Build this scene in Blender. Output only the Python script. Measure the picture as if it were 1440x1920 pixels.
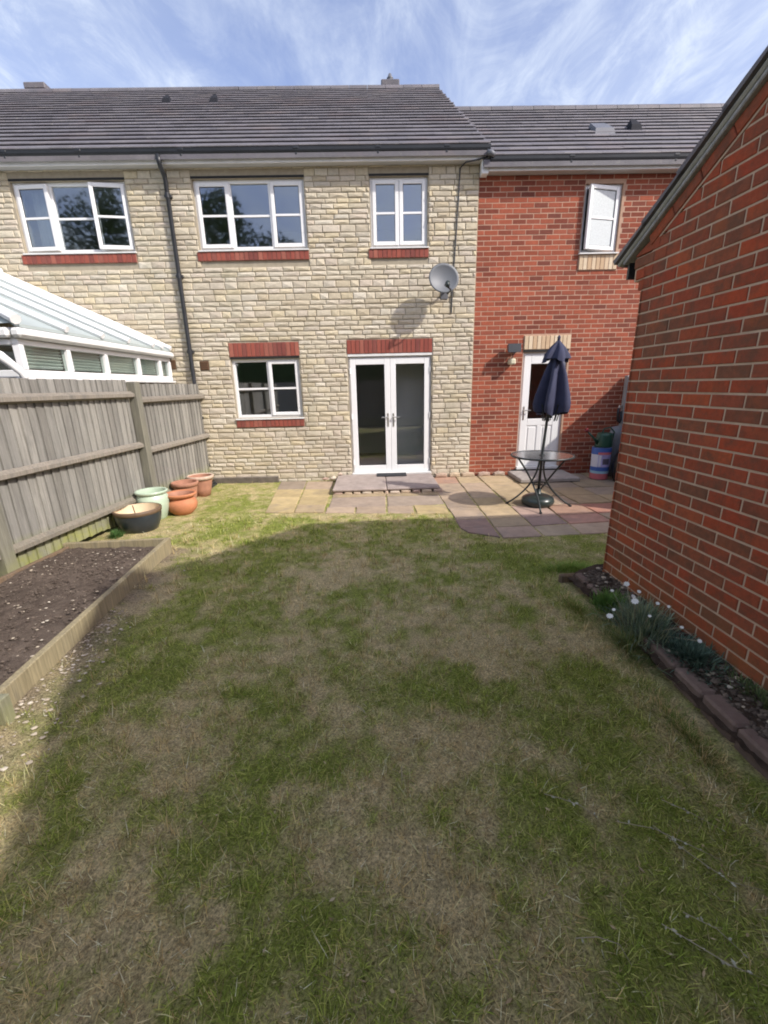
import bpy, math, random
import numpy as np
from mathutils import Matrix, Vector

for o in list(bpy.data.objects):
    bpy.data.objects.remove(o)
SC = bpy.context.scene
COL = SC.collection
R = random.Random(7)
G = -0.08                     # level of the paving

# ------------------------------------------------------------------ camera
CAM_POS = Vector((0.0, -7.82, 1.58))
RX = Vector((0.99945743, -0.02438932, -0.02213611))
UP = Vector((0.02817579, 0.28503637, 0.9581025))
FW = Vector((0.01705787, 0.95820636, -0.2855689))
cd = bpy.data.cameras.new('camera')
cam = bpy.data.objects.new('camera', cd)
COL.objects.link(cam)
cd.sensor_fit = 'VERTICAL'
cd.sensor_height = 36.0
cd.lens = 796.0 / 1920.0 * 36.0
cd.clip_start = 0.05
cd.clip_end = 2000
cam.matrix_world = Matrix(((RX.x, UP.x, -FW.x, CAM_POS.x), (RX.y, UP.y, -FW.y, CAM_POS.y),
                           (RX.z, UP.z, -FW.z, CAM_POS.z), (0, 0, 0, 1)))
SC.camera = cam

# ------------------------------------------------------------------ sun, sky, exposure
SUN = Vector((1.0, -0.62, 0.93)).normalized()
SUN_EL = math.asin(SUN.z)
SUN_AZ = math.atan2(SUN.x, SUN.y)
ld = bpy.data.lights.new('sun', 'SUN')
ld.energy = 2.0
ld.angle = math.radians(0.9)
ld.color = (1.0, 0.95, 0.87)
sun = bpy.data.objects.new('sun', ld)
COL.objects.link(sun)
sun.rotation_euler = SUN.to_track_quat('Z', 'Y').to_euler()
sun.location = SUN * 60

W = bpy.data.worlds.new('World')
SC.world = W
W.use_nodes = True
wt = W.node_tree
wt.nodes.clear()
def wn(t, **k):
    n = wt.nodes.new(t)
    for a, b in k.items():
        setattr(n, a, b)
    return n
wout = wn('ShaderNodeOutputWorld')
wbg = wn('ShaderNodeBackground')
wbg.inputs['Strength'].default_value = 0.15
sky = wn('ShaderNodeTexSky', sky_type='NISHITA')
sky.sun_disc = False
sky.sun_elevation = SUN_EL
sky.sun_rotation = SUN_AZ
sky.air_density = 1.0
sky.dust_density = 2.5
sky.ozone_density = 2.0
tc = wn('ShaderNodeTexCoord')
sep = wn('ShaderNodeSeparateXYZ')
wt.links.new(tc.outputs['Generated'], sep.inputs[0])
def wmath(op, a, b=None, clamp=False):
    n = wn('ShaderNodeMath', operation=op)
    n.use_clamp = clamp
    for i, v in enumerate((a, b)):
        if v is None:
            continue
        if isinstance(v, (int, float)):
            n.inputs[i].default_value = v
        else:
            wt.links.new(v, n.inputs[i])
    return n.outputs[0]
zz = wmath('ADD', wmath('MAXIMUM', sep.outputs['Z'], 0.0), 0.12)
cu = wmath('DIVIDE', sep.outputs['X'], zz)
cv = wmath('DIVIDE', sep.outputs['Y'], zz)
comb = wn('ShaderNodeCombineXYZ')
wt.links.new(cu, comb.inputs[0])
wt.links.new(cv, comb.inputs[1])
def cloud_noise(rot, scl, scale, detail, rough, dist, off=(0, 0, 0)):
    m = wn('ShaderNodeMapping')
    m.inputs['Rotation'].default_value = (0, 0, math.radians(rot))
    m.inputs['Scale'].default_value = scl
    m.inputs['Location'].default_value = off
    wt.links.new(comb.outputs[0], m.inputs[0])
    n = wn('ShaderNodeTexNoise')
    n.inputs['Scale'].default_value = scale
    n.inputs['Detail'].default_value = detail
    n.inputs['Roughness'].default_value = rough
    n.inputs['Distortion'].default_value = dist
    wt.links.new(m.outputs[0], n.inputs['Vector'])
    return n.outputs['Fac']
def wramp(v, lo, hi):
    n = wn('ShaderNodeMapRange')
    n.interpolation_type = 'SMOOTHSTEP'
    wt.links.new(v, n.inputs[0])
    n.inputs[1].default_value = lo
    n.inputs[2].default_value = hi
    return n.outputs[0]
streak = wramp(cloud_noise(28, (2.0, 0.7, 1), 1.5, 7, 0.62, 0.7, (3.1, 0.4, 0)), 0.42, 0.78)
veil = wramp(cloud_noise(10, (1, 1, 1), 0.55, 5, 0.55, 0.3, (1.25, 2.2, 0)), 0.30, 0.60)
patch = wramp(cloud_noise(28, (1, 1, 1), 0.8, 2, 0.5, 0.0, (0.2, 5.0, 0)), 0.35, 0.65)
fine = wramp(cloud_noise(-8, (1.6, 0.9, 1), 3.2, 8, 0.66, 0.9, (7.1, 1.4, 0)), 0.38, 0.72)
cl = wmath('MULTIPLY', streak, wmath('ADD', wmath('MULTIPLY', patch, 0.7), 0.3))
cl = wmath('ADD', wmath('MULTIPLY', cl, 0.8), wmath('MULTIPLY', veil, wmath('ADD', wmath('MULTIPLY', fine, 0.62), 0.26)), True)
hz = wramp(sep.outputs['Z'], 0.75, 0.2)
cl = wmath('ADD', cl, wmath('MULTIPLY', hz, 0.10), True)
mixc = wn('ShaderNodeMix', data_type='RGBA')
wt.links.new(cl, mixc.inputs[0])
tint = wn('ShaderNodeMix', data_type='RGBA', blend_type='MULTIPLY')
tint.inputs[0].default_value = 1.0
wt.links.new(sky.outputs[0], tint.inputs[6])
tint.inputs[7].default_value = (0.66, 0.60, 0.68, 1)
wt.links.new(tint.outputs[2], mixc.inputs[6])
mixc.inputs[7].default_value = (2.6, 2.85, 3.2, 1)
wt.links.new(mixc.outputs[2], wbg.inputs['Color'])
wt.links.new(wbg.outputs[0], wout.inputs[0])

SC.view_settings.view_transform = 'Standard'
SC.view_settings.look = 'None'
SC.view_settings.gamma = 1.0
SC.view_settings.use_curve_mapping = False
SC.view_settings.exposure = 1.30
SC.cycles.max_bounces = 8
SC.cycles.filter_width = 1.9
SC.cycles.transparent_max_bounces = 12

# ------------------------------------------------------------------ materials
class NT:
    def __init__(s, name):
        s.m = bpy.data.materials.new(name)
        s.m.use_nodes = True
        s.t = s.m.node_tree
        s.t.nodes.clear()
        s.out = s.n('ShaderNodeOutputMaterial')
        s.p = s.n('ShaderNodeBsdfPrincipled')
        s.t.links.new(s.p.outputs[0], s.out.inputs[0])
    def n(s, t, **k):
        x = s.t.nodes.new(t)
        for a, b in k.items():
            setattr(x, a, b)
        return x
    def put(s, sock, v):
        if isinstance(v, (int, float)):
            sock.default_value = v
        elif isinstance(v, (tuple, list)):
            sock.default_value = tuple(v) + (1,) if len(v) == 3 and sock.type == 'RGBA' else v
        else:
            s.t.links.new(v, sock)
    def math(s, op, a, b=0.0, clamp=False):
        x = s.n('ShaderNodeMath', operation=op)
        x.use_clamp = clamp
        s.put(x.inputs[0], a)
        s.put(x.inputs[1], b)
        return x.outputs[0]
    def pos(s):
        return s.n('ShaderNodeNewGeometry').outputs['Position']
    def obj(s):
        return s.n('ShaderNodeTexCoord').outputs['Object']
    def mapped(s, v, scl):
        x = s.n('ShaderNodeMapping')
        s.put(x.inputs[0], v)
        x.inputs['Scale'].default_value = scl
        return x.outputs[0]
    def noise(s, v, scale, detail=4, rough=0.55, dist=0.0):
        x = s.n('ShaderNodeTexNoise')
        s.put(x.inputs['Vector'], v)
        x.inputs['Scale'].default_value = scale
        x.inputs['Detail'].default_value = detail
        x.inputs['Roughness'].default_value = rough
        x.inputs['Distortion'].default_value = dist
        return x.outputs['Fac']
    def rng(s, v, a, b, c=0.0, d=1.0):
        x = s.n('ShaderNodeMapRange')
        s.put(x.inputs[0], v)
        for i, q in enumerate((a, b, c, d)):
            x.inputs[i + 1].default_value = q
        return x.outputs[0]
    def ramp(s, v, stops, mode='LINEAR'):
        x = s.n('ShaderNodeValToRGB')
        s.put(x.inputs[0], v)
        cr = x.color_ramp
        cr.interpolation = mode
        while len(cr.elements) < len(stops):
            cr.elements.new(0.5)
        for e, (p, c) in zip(cr.elements, stops):
            e.position = p
            e.color = tuple(c) + (1,)
        return x.outputs[0]
    def mix(s, f, a, b, mode='MIX'):
        x = s.n('ShaderNodeMix', data_type='RGBA', blend_type=mode)
        s.put(x.inputs[0], f)
        s.put(x.inputs[6], a)
        s.put(x.inputs[7], b)
        return x.outputs[2]
    def gain(s, c, v):
        x = s.n('ShaderNodeVectorMath', operation='SCALE')
        s.put(x.inputs[0], c)
        s.put(x.inputs[3], v)
        return x.outputs[0]
    def bump(s, h, strength=0.4, dist=0.01):
        x = s.n('ShaderNodeBump')
        x.inputs['Strength'].default_value = strength
        x.inputs['Distance'].default_value = dist
        s.put(x.inputs['Height'], h)
        s.t.links.new(x.outputs[0], s.p.inputs['Normal'])
    def rand(s):
        a = s.n('ShaderNodeObjectInfo').outputs['Random']
        b = s.n('ShaderNodeNewGeometry').outputs['Random Per Island']
        return s.math('FRACT', s.math('ADD', a, b))
    def base(s, c, rough=0.8, spec=0.3):
        s.put(s.p.inputs['Base Color'], c)
        s.put(s.p.inputs['Roughness'], rough)
        s.p.inputs['Specular IOR Level'].default_value = spec
        return s.m

def simple(name, c, rough=0.6, spec=0.4, var=0.12, scale=6.0, bump=0.0, bscale=60, metal=0.0):
    t = NT(name)
    v = t.rng(t.noise(t.pos(), scale, 5, 0.6), 0.25, 0.75, 1 - var, 1 + var)
    m = t.base(t.gain(c, v), rough, spec)
    t.p.inputs['Metallic'].default_value = metal
    if bump:
        t.bump(t.noise(t.pos(), bscale, 4, 0.6), bump, 0.004)
    return m

def pieces(name, stops, rough=0.85, var=0.18, scale=22, bump=0.5, dist=0.006, blot=0.0, big=0.0, blotcol=(0.1, 0.09, 0.07)):
    t = NT(name)
    c = t.ramp(t.rand(), stops)
    v = t.rng(t.noise(t.pos(), scale, 6, 0.65), 0.25, 0.75, 1 - var, 1 + var)
    c = t.gain(c, v)
    if big:
        c = t.gain(c, t.rng(t.noise(t.pos(), 0.9, 4, 0.6), 0.3, 0.7, 1 - big, 1 + big))
    if blot:
        c = t.mix(t.rng(t.noise(t.pos(), 9, 5, 0.7), 0.55, 0.75, 0, blot), c, blotcol)
    m = t.base(c, rough, 0.2)
    t.bump(t.noise(t.pos(), scale * 3, 5, 0.7), bump, dist)
    return m

M = {}
def stone_stops():
    cols = [(0.55, 0.475, 0.335), (0.61, 0.545, 0.405), (0.50, 0.43, 0.315), (0.60, 0.53, 0.40), (0.63, 0.535, 0.35),
            (0.54, 0.485, 0.375), (0.57, 0.485, 0.37), (0.65, 0.59, 0.46), (0.52, 0.44, 0.30), (0.59, 0.51, 0.365)]
    cols = [(r * .95, g * .96, b * 1.0) for r, g, b in cols]
    return [(i / 9.0, c) for i, c in enumerate(cols)]
M['stone'] = pieces('cotswold_stone', stone_stops(), 0.9, 0.14, 26, 0.7, 0.008, 0.25, 0.06, (0.34, 0.29, 0.2))
def stone_stains():
    m = M['stone']
    t = m.node_tree
    pr = next(n for n in t.nodes if n.type == 'BSDF_PRINCIPLED')
    src = pr.inputs['Base Color'].links[0].from_socket
    def nn(k, **kw):
        x = t.nodes.new(k)
        for a_, b_ in kw.items():
            setattr(x, a_, b_)
        return x
    pos = nn('ShaderNodeNewGeometry').outputs['Position']
    mp = nn('ShaderNodeMapping')
    mp.inputs['Scale'].default_value = (2.4, 1, .5)
    t.links.new(pos, mp.inputs[0])
    no = nn('ShaderNodeTexNoise')
    no.inputs['Scale'].default_value = 1.0
    no.inputs['Detail'].default_value = 6
    no.inputs['Roughness'].default_value = .65
    t.links.new(mp.outputs[0], no.inputs['Vector'])
    mr = nn('ShaderNodeMapRange')
    for i, v in enumerate((.50, .74, 0.0, .42)):
        mr.inputs[i + 1].default_value = v
    t.links.new(no.outputs['Fac'], mr.inputs[0])
    mx = nn('ShaderNodeMix', data_type='RGBA')
    t.links.new(mr.outputs[0], mx.inputs[0])
    t.links.new(src, mx.inputs[6])
    mx.inputs[7].default_value = (.33, .31, .22, 1)
    t.links.new(mx.outputs[2], pr.inputs['Base Color'])
stone_stains()
M['stone_mortar'] = simple('stone_mortar', (0.35, 0.305, 0.23), 0.95, 0.1, 0.15, 12, 0.4)  # darkened tone: shadow of the recessed joints is put into the mortar colour
def brick_stops():
    cols = [(0.36, 0.095, 0.05), (0.40, 0.11, 0.058), (0.30, 0.082, 0.05), (0.38, 0.115, 0.066), (0.34, 0.088, 0.046),
            (0.255, 0.083, 0.055), (0.39, 0.105, 0.055), (0.32, 0.10, 0.058)]
    cols = [(r * .80 * k, g * .80 * k, b * .84 * k) for (r, g, b), k in zip(cols, (1, 1.12, .78, 1.05, .95, .8, 1.15, .88))]
    return [(i / 7.0, c) for i, c in enumerate(cols)]
M['brick'] = pieces('red_facing_brick', brick_stops(), 0.85, 0.16, 24, 0.4, 0.004, 0.25, 0.08, (0.2, 0.07, 0.05))
M['brick_mortar'] = simple('pinkish_mortar', (0.46, 0.30, 0.215), 0.95, 0.1, 0.12, 14, 0.3)
def gar_stops():
    cols = [(0.31, 0.065, 0.034), (0.37, 0.075, 0.034), (0.25, 0.07, 0.04), (0.21, 0.085, 0.05), (0.34, 0.07, 0.032),
            (0.28, 0.075, 0.04), (0.38, 0.09, 0.038), (0.20, 0.085, 0.052), (0.31, 0.08, 0.044), (0.24, 0.078, 0.045)]
    cols = [(r * 1.13, g * 1.06, b * 1.02) for r, g, b in cols]
    return [(i / 9.0, c) for i, c in enumerate(cols)]
def garage_brick():
    t = NT('garage_brick')
    c = t.ramp(t.rand(), gar_stops())
    c = t.gain(c, t.rng(t.noise(t.pos(), 30, 6, 0.65), 0.25, 0.75, 0.8, 1.22))
    c = t.mix(t.rng(t.noise(t.pos(), 8, 6, 0.75), 0.44, 0.66, 0, 0.7), c, (0.12, 0.075, 0.05))
    c = t.mix(t.rng(t.noise(t.pos(), 5.3, 4, 0.7), 0.55, 0.75, 0, 0.5), c, (0.42, 0.11, 0.04))
    sp = t.n('ShaderNodeSeparateXYZ')
    t.put(sp.inputs[0], t.pos())
    low = t.math('MULTIPLY', t.rng(sp.outputs[2], 0.42, 0.05, 0, 1), t.rng(t.noise(t.pos(), 5, 4, 0.6), 0.35, 0.65, 0.25, 0.85), True)
    c = t.mix(low, c, (0.24, 0.11, 0.045))
    m = t.base(c, 0.88, 0.2)
    t.bump(t.noise(t.mapped(t.pos(), (1, 1, 2.2)), 70, 6, 0.72), 0.7, 0.006)
    return m
M['garage_brick'] = garage_brick()
M['garage_mortar'] = simple('tan_mortar', (0.52, 0.385, 0.28), 0.95, 0.1, 0.14, 16, 0.5, 90)
M['soldier'] = pieces('soldier_brick', [(0, (0.23, 0.065, 0.05)), (0.4, (0.30, 0.085, 0.06)), (0.7, (0.19, 0.06, 0.05)), (1, (0.34, 0.12, 0.085))], 0.85, 0.12, 24, 0.3, 0.003)
M['cream_brick'] = pieces('cream_brick', [(0, (0.52, 0.36, 0.22)), (0.4, (0.66, 0.52, 0.36)), (0.7, (0.58, 0.45, 0.30)), (1, (0.70, 0.58, 0.42))], 0.85, 0.1, 24, 0.3, 0.003)
M['soldier_mortar'] = simple('soldier_mortar', (0.30, 0.17, 0.13), 0.95, 0.1)
M['upvc'] = simple('white_upvc', (0.80, 0.80, 0.79), 0.3, 0.5, 0.03, 3)
M['upvc_dull'] = simple('weathered_white_upvc', (0.70, 0.70, 0.68), 0.42, 0.45, 0.10, 5)
M['gasket'] = simple('black_gasket', (0.02, 0.02, 0.02), 0.6, 0.3, 0.0)
M['black_plastic'] = simple('black_gutter_plastic', (0.022, 0.024, 0.028), 0.38, 0.5, 0.25, 3)
M['fascia'] = simple('fascia_board', (0.84, 0.84, 0.84), 0.45, 0.4, 0.10, 4)
M['soffit'] = simple('soffit_board', (0.52, 0.52, 0.52), 0.6, 0.3, 0.08, 3)
M['chrome'] = simple('satin_metal', (0.62, 0.6, 0.56), 0.28, 0.5, 0.05, 10, metal=0.9)
M['room'] = simple('room_plaster', (0.60, 0.59, 0.56), 0.9, 0.1, 0.06, 2)
M['partition'] = simple('pale_partition', (0.66, 0.65, 0.62), 0.9, 0.1, 0.04, 2)
M['room_dark'] = simple('room_floor_board', (0.22, 0.20, 0.175), 0.8, 0.1, 0.1, 2)
M['curtain'] = simple('curtain_cloth', (0.66, 0.67, 0.66), 0.9, 0.1, 0.08, 20)
M['blind'] = simple('pale_blind', (0.76, 0.79, 0.74), 0.8, 0.2, 0.06, 8)
def glass(name, tint, rough=0.01, refl=1.0, trans=1.0):
    t = NT(name)
    t.t.nodes.remove(t.p)
    ge = t.n('ShaderNodeNewGeometry')
    dt = t.n('ShaderNodeVectorMath', operation='DOT_PRODUCT')
    t.t.links.new(ge.outputs['Normal'], dt.inputs[0])
    t.t.links.new(ge.outputs['Incoming'], dt.inputs[1])
    cs = t.math('SUBTRACT', 1.0, t.math('ABSOLUTE', dt.outputs['Value']), True)
    fre = t.math('ADD', t.math('MULTIPLY', t.math('POWER', cs, 5.0), 0.9), 0.06 * refl)
    tr = t.n('ShaderNodeBsdfTransparent')
    tr.inputs[0].default_value = tint + (1,)
    gl = t.n('ShaderNodeBsdfGlossy')
    gl.inputs['Roughness'].default_value = rough
    gl.inputs[0].default_value = (0.95, 0.97, 1.0, 1)
    nb = t.n('ShaderNodeBump')
    nb.inputs['Strength'].default_value = 0.05
    nb.inputs['Distance'].default_value = 0.02
    t.put(nb.inputs['Height'], t.noise(t.pos(), 1.6, 1, 0.4))
    t.t.links.new(nb.outputs[0], gl.inputs['Normal'])
    mx = t.n('ShaderNodeMixShader')
    t.put(mx.inputs[0], t.math('MULTIPLY', fre, 1.0, True))
    t.t.links.new(tr.outputs[0], mx.inputs[1])
    t.t.links.new(gl.outputs[0], mx.inputs[2])
    t.t.links.new(mx.outputs[0], t.out.inputs[0])
    return t.m
M['glass'] = glass('window_glass', (0.80, 0.84, 0.85), 0.03, 3.2)
M['glass_door'] = glass('door_glass', (0.88, 0.90, 0.91), 0.015, 1.3)
def frosted():
    t = NT('obscured_glass')
    m = t.base(t.gain((0.50, 0.54, 0.54), t.rng(t.noise(t.pos(), 60, 3, 0.6), 0.3, 0.7, 0.85, 1.1)), 0.35, 0.6)
    t.bump(t.noise(t.pos(), 90, 3, 0.6), 0.4, 0.004)
    return m
M['frosted'] = frosted()
def roof_tile():
    t = NT('grey_concrete_tile')
    c = t.ramp(t.rand(), [(0, (0.125, 0.118, 0.130)), (0.4, (0.142, 0.134, 0.145)), (0.75, (0.115, 0.109, 0.121)), (1, (0.155, 0.144, 0.149))])
    c = t.gain(c, t.rng(t.noise(t.pos(), 2.2, 5, 0.65), 0.3, 0.7, 0.78, 1.25))
    c = t.mix(t.rng(t.noise(t.pos(), 14, 6, 0.75), 0.56, 0.78, 0, 0.55), c, (0.30, 0.29, 0.23))
    c = t.mix(t.rng(t.noise(t.pos(), 1.1, 4, 0.6), 0.52, 0.75, 0, 0.35), c, (0.13, 0.075, 0.06))
    m = t.base(c, 0.62, 0.45)
    t.bump(t.noise(t.pos(), 60, 5, 0.7), 0.4, 0.004)
    return m
M['tile'] = roof_tile()
M['vent_black'] = simple('matt_black_vent', (0.02, 0.021, 0.026), 0.8, 0.2, 0.1, 6)
M['lead'] = simple('grey_vent_plastic', (0.13, 0.135, 0.15), 0.5, 0.4, 0.1, 6)
M['verge'] = simple('verge_cement', (0.40, 0.40, 0.36), 0.85, 0.2, 0.22, 14, 0.5, 50)
def fence_wood(name, a, b, c3, grn=0.0):
    t = NT(name)
    oi = t.n('ShaderNodeObjectInfo')
    r = t.rand()
    col = t.ramp(r, [(0, a), (0.5, b), (1, c3)])
    off = t.n('ShaderNodeVectorMath', operation='ADD')
    t.put(off.inputs[0], t.pos())
    cx = t.n('ShaderNodeCombineXYZ')
    t.put(cx.inputs[2], t.math('MULTIPLY', r, 37.0))
    t.put(off.inputs[1], cx.outputs[0])
    grain = t.noise(t.mapped(off.outputs[0], (60, 60, 2.6)), 1.0, 7, 0.7, 0.6)
    col = t.gain(col, t.rng(grain, 0.25, 0.75, 0.55, 1.32))
    blot = t.noise(t.mapped(off.outputs[0], (9, 9, 2.2)), 1.0, 5, 0.65)
    col = t.mix(t.rng(blot, 0.5, 0.75, 0, 0.55), col, (0.12, 0.118, 0.11))
    if grn:
        sp = t.n('ShaderNodeSeparateXYZ')
        t.put(sp.inputs[0], t.pos())
        f = t.math('MULTIPLY', t.rng(sp.outputs[2], 0.30, 0.06, 0, 1), t.rng(t.noise(t.pos(), 6, 4, 0.6), 0.3, 0.6, 0.25, 1.0), True)
        col = t.mix(t.math('MULTIPLY', f, grn), col, (0.32, 0.33, 0.11))
    m = t.base(col, 0.9, 0.15)
    t.bump(grain, 0.5, 0.004)
    return m
M['fence'] = fence_wood('weathered_fence_board', (0.225, 0.214, 0.19), (0.29, 0.28, 0.252), (0.35, 0.334, 0.296), 0.95)
M['rail'] = fence_wood('weathered_fence_rail', (0.23, 0.205, 0.17), (0.26, 0.232, 0.19), (0.215, 0.19, 0.155), 0.15)
M['post'] = fence_wood('greenish_fence_post', (0.20, 0.195, 0.15), (0.22, 0.212, 0.165), (0.2, 0.19, 0.15), 0.4)
M['bed_wood'] = fence_wood('treated_bed_board', (0.29, 0.245, 0.15), (0.32, 0.27, 0.165), (0.275, 0.23, 0.145), 0.0)
M['brown_wood'] = fence_wood('brown_gravel_board', (0.20, 0.14, 0.085), (0.22, 0.155, 0.095), (0.18, 0.125, 0.08), 0.0)
M['grey_wood'] = fence_wood('silvered_board', (0.36, 0.36, 0.35), (0.40, 0.40, 0.39), (0.34, 0.335, 0.33), 0.0)
def slab_mat():
    t = NT('sandstone_slab')
    oi = t.n('ShaderNodeObjectInfo')
    c = t.gain(oi.outputs['Color'], t.rng(t.noise(t.pos(), 5, 6, 0.7), 0.28, 0.72, 0.78, 1.22))
    c = t.mix(t.rng(t.noise(t.pos(), 3.3, 5, 0.65, 1.0), 0.52, 0.72, 0, 0.5), c, (0.21, 0.18, 0.165))
    c = t.mix(t.rng(t.noise(t.pos(), 38, 4, 0.7), 0.62, 0.8, 0, 0.5), c, (0.16, 0.14, 0.12))
    m = t.base(c, 0.85, 0.25)
    t.bump(t.noise(t.pos(), 11, 7, 0.7), 0.5, 0.012)
    return m
M['slab'] = slab_mat()
def soil_mat(name, a, b, c3):
    t = NT(name)
    v = t.noise(t.pos(), 16, 8, 0.75)
    c = t.ramp(v, [(0.28, a), (0.5, b), (0.74, c3)])
    c = t.gain(c, t.rng(t.noise(t.pos(), 2.0, 4, 0.6), 0.3, 0.7, 0.8, 1.2))
    m = t.base(c, 0.95, 0.1)
    t.bump(t.noise(t.pos(), 45, 7, 0.75), 0.9, 0.02)
    return m
M['soil'] = soil_mat('dry_bed_soil', (0.08, 0.060, 0.047), (0.118, 0.091, 0.072), (0.17, 0.135, 0.106))
M['dark_soil'] = soil_mat('dark_damp_soil', (0.035, 0.024, 0.018), (0.065, 0.046, 0.034), (0.11, 0.08, 0.06))
M['ground'] = soil_mat('bare_ground', (0.10, 0.085, 0.06), (0.16, 0.14, 0.10), (0.22, 0.19, 0.14))
M['chips'] = pieces('pale_stone_chip', [(0, (0.50, 0.43, 0.32)), (0.5, (0.40, 0.335, 0.255)), (0.8, (0.58, 0.52, 0.42)), (1, (0.33, 0.28, 0.22))], 0.9, 0.15, 40, 0.4, 0.003)
M['bark'] = pieces('bark_and_clod', [(0, (0.07, 0.053, 0.042)), (0.5, (0.11, 0.086, 0.068)), (0.8, (0.16, 0.127, 0.10)), (1, (0.09, 0.069, 0.055))], 0.95, 0.15, 40, 0.4, 0.003)
M['edging'] = pieces('brown_edging_block', [(0, (0.165, 0.115, 0.095)), (0.5, (0.20, 0.145, 0.12)), (1, (0.15, 0.108, 0.09))], 0.9, 0.2, 26, 0.7, 0.006, 0.3, 0.1, (0.10, 0.085, 0.06))
M['rubble'] = pieces('rubble_stone', [(0, (0.50, 0.40, 0.28)), (0.4, (0.42, 0.30, 0.24)), (0.7, (0.56, 0.49, 0.38)), (1, (0.33, 0.23, 0.19))], 0.9, 0.18, 20, 0.6, 0.006)
M['terracotta'] = simple('terracotta', (0.50, 0.20, 0.10), 0.7, 0.3, 0.15, 7, 0.25)
M['terracotta_old'] = simple('old_terracotta', (0.38, 0.19, 0.125), 0.8, 0.25, 0.25, 7, 0.3)
M['terracotta_pale'] = simple('limed_terracotta', (0.50, 0.38, 0.29), 0.85, 0.2, 0.2, 9, 0.3)
M['mint'] = simple('mint_glaze', (0.45, 0.55, 0.42), 0.28, 0.5, 0.14, 6)
M['black_glaze'] = simple('black_glaze', (0.028, 0.034, 0.042), 0.3, 0.5, 0.3, 6)
M['brown_rim'] = simple('brown_rim', (0.14, 0.09, 0.055), 0.55, 0.4, 0.2, 9)
M['cream_inside'] = simple('cream_inside', (0.66, 0.53, 0.36), 0.7, 0.3, 0.14, 8)
M['navy'] = simple('navy_canvas', (0.040, 0.044, 0.082), 0.75, 0.25, 0.15, 9, 0.25, 180)
M['dark_metal'] = simple('dark_green_metal', (0.028, 0.034, 0.034), 0.4, 0.5, 0.15, 9)
M['base_plastic'] = simple('green_black_base', (0.03, 0.042, 0.04), 0.3, 0.5, 0.2, 5)
M['table_glass'] = glass('table_glass', (0.40, 0.44, 0.43), 0.22, 5.0)
M['can_green'] = simple('watering_can_green', (0.012, 0.06, 0.04), 0.4, 0.5, 0.15, 6)
M['can_red'] = simple('watering_rose_red', (0.16, 0.015, 0.02), 0.5, 0.4, 0.1, 6)
M['label_white'] = simple('tub_label_white', (0.62, 0.62, 0.70), 0.45, 0.4, 0.06, 8)
M['label_blue'] = simple('tub_label_blue', (0.05, 0.12, 0.40), 0.45, 0.4, 0.1, 8)
M['label_sky'] = simple('tub_label_sky', (0.30, 0.50, 0.62), 0.45, 0.4, 0.1, 8)
M['label_lilac'] = simple('tub_label_lilac', (0.36, 0.34, 0.60), 0.45, 0.4, 0.2, 14)
M['label_dark'] = simple('tub_label_dark', (0.10, 0.09, 0.13), 0.45, 0.4, 0.2, 14)
M['label_pink'] = simple('tub_label_pink', (0.55, 0.15, 0.17), 0.45, 0.4, 0.12, 8)
M['sack_black'] = simple('black_sack', (0.012, 0.014, 0.014), 0.35, 0.5, 0.2, 6)
M['sack_grey'] = simple('grey_sack', (0.16, 0.17, 0.19), 0.5, 0.4, 0.2, 6)
M['dish'] = simple('grey_dish_paint', (0.125, 0.135, 0.148), 0.5, 0.4, 0.08, 5)
M['lamp_cream'] = simple('cream_lamp_box', (0.62, 0.58, 0.42), 0.5, 0.4, 0.08, 8)
M['vent_brown'] = simple('brown_air_brick', (0.13, 0.075, 0.045), 0.8, 0.2, 0.15, 10)
M['plinth'] = simple('dark_concrete', (0.14, 0.12, 0.10), 0.9, 0.15, 0.3, 9, 0.5, 40)
M['mat'] = simple('dark_doormat', (0.045, 0.046, 0.05), 0.95, 0.1, 0.2, 40, 0.6, 200)
M['poly'] = simple('polycarbonate_roof', (0.36, 0.41, 0.395), 0.38, 0.5, 0.05, 4)
M['cons_glass'] = glass('conservatory_glass', (0.86, 0.90, 0.88), 0.02, 0.6)
def attr_mat(name, rough=0.7, spec=0.25, trans=0.25):
    t = NT(name)
    a = t.n('ShaderNodeAttribute')
    a.attribute_name = 'col'
    m = t.base(a.outputs['Color'], rough, spec)
    tl = t.n('ShaderNodeBsdfTranslucent')
    t.put(tl.inputs[0], t.gain(a.outputs['Color'], 1.15))
    mx = t.n('ShaderNodeMixShader')
    mx.inputs[0].default_value = .4
    t.t.links.new(t.p.outputs[0], mx.inputs[1])
    t.t.links.new(tl.outputs[0], mx.inputs[2])
    t.t.links.new(mx.outputs[0], t.out.inputs[0])
    return m
M['blade'] = attr_mat('grass_blade')
M['petal'] = simple('white_petal', (0.80, 0.80, 0.74), 0.6, 0.3, 0.05, 20)
M['twig'] = simple('pale_twig', (0.34, 0.30, 0.21), 0.8, 0.2, 0.25, 30)
M['dry_leaf'] = simple('grey_dry_leaf', (0.38, 0.38, 0.28), 0.8, 0.2, 0.2, 30)
M['litter'] = pieces('leaf_litter', [(0, (0.34, 0.25, 0.13)), (0.4, (0.46, 0.38, 0.22)), (0.7, (0.20, 0.13, 0.07)), (1, (0.50, 0.43, 0.27))], 0.9, 0.1, 30, 0.0)
M['trunk'] = simple('tree_bark', (0.11, 0.085, 0.06), 0.9, 0.1, 0.3, 6, 0.6, 30)
M['leaf'] = pieces('tree_leaf', [(0, (0.06, 0.10, 0.035)), (0.5, (0.085, 0.135, 0.05)), (0.8, (0.12, 0.165, 0.07)), (1, (0.07, 0.115, 0.04))], 0.7, 0.1, 5, 0.0)

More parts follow.
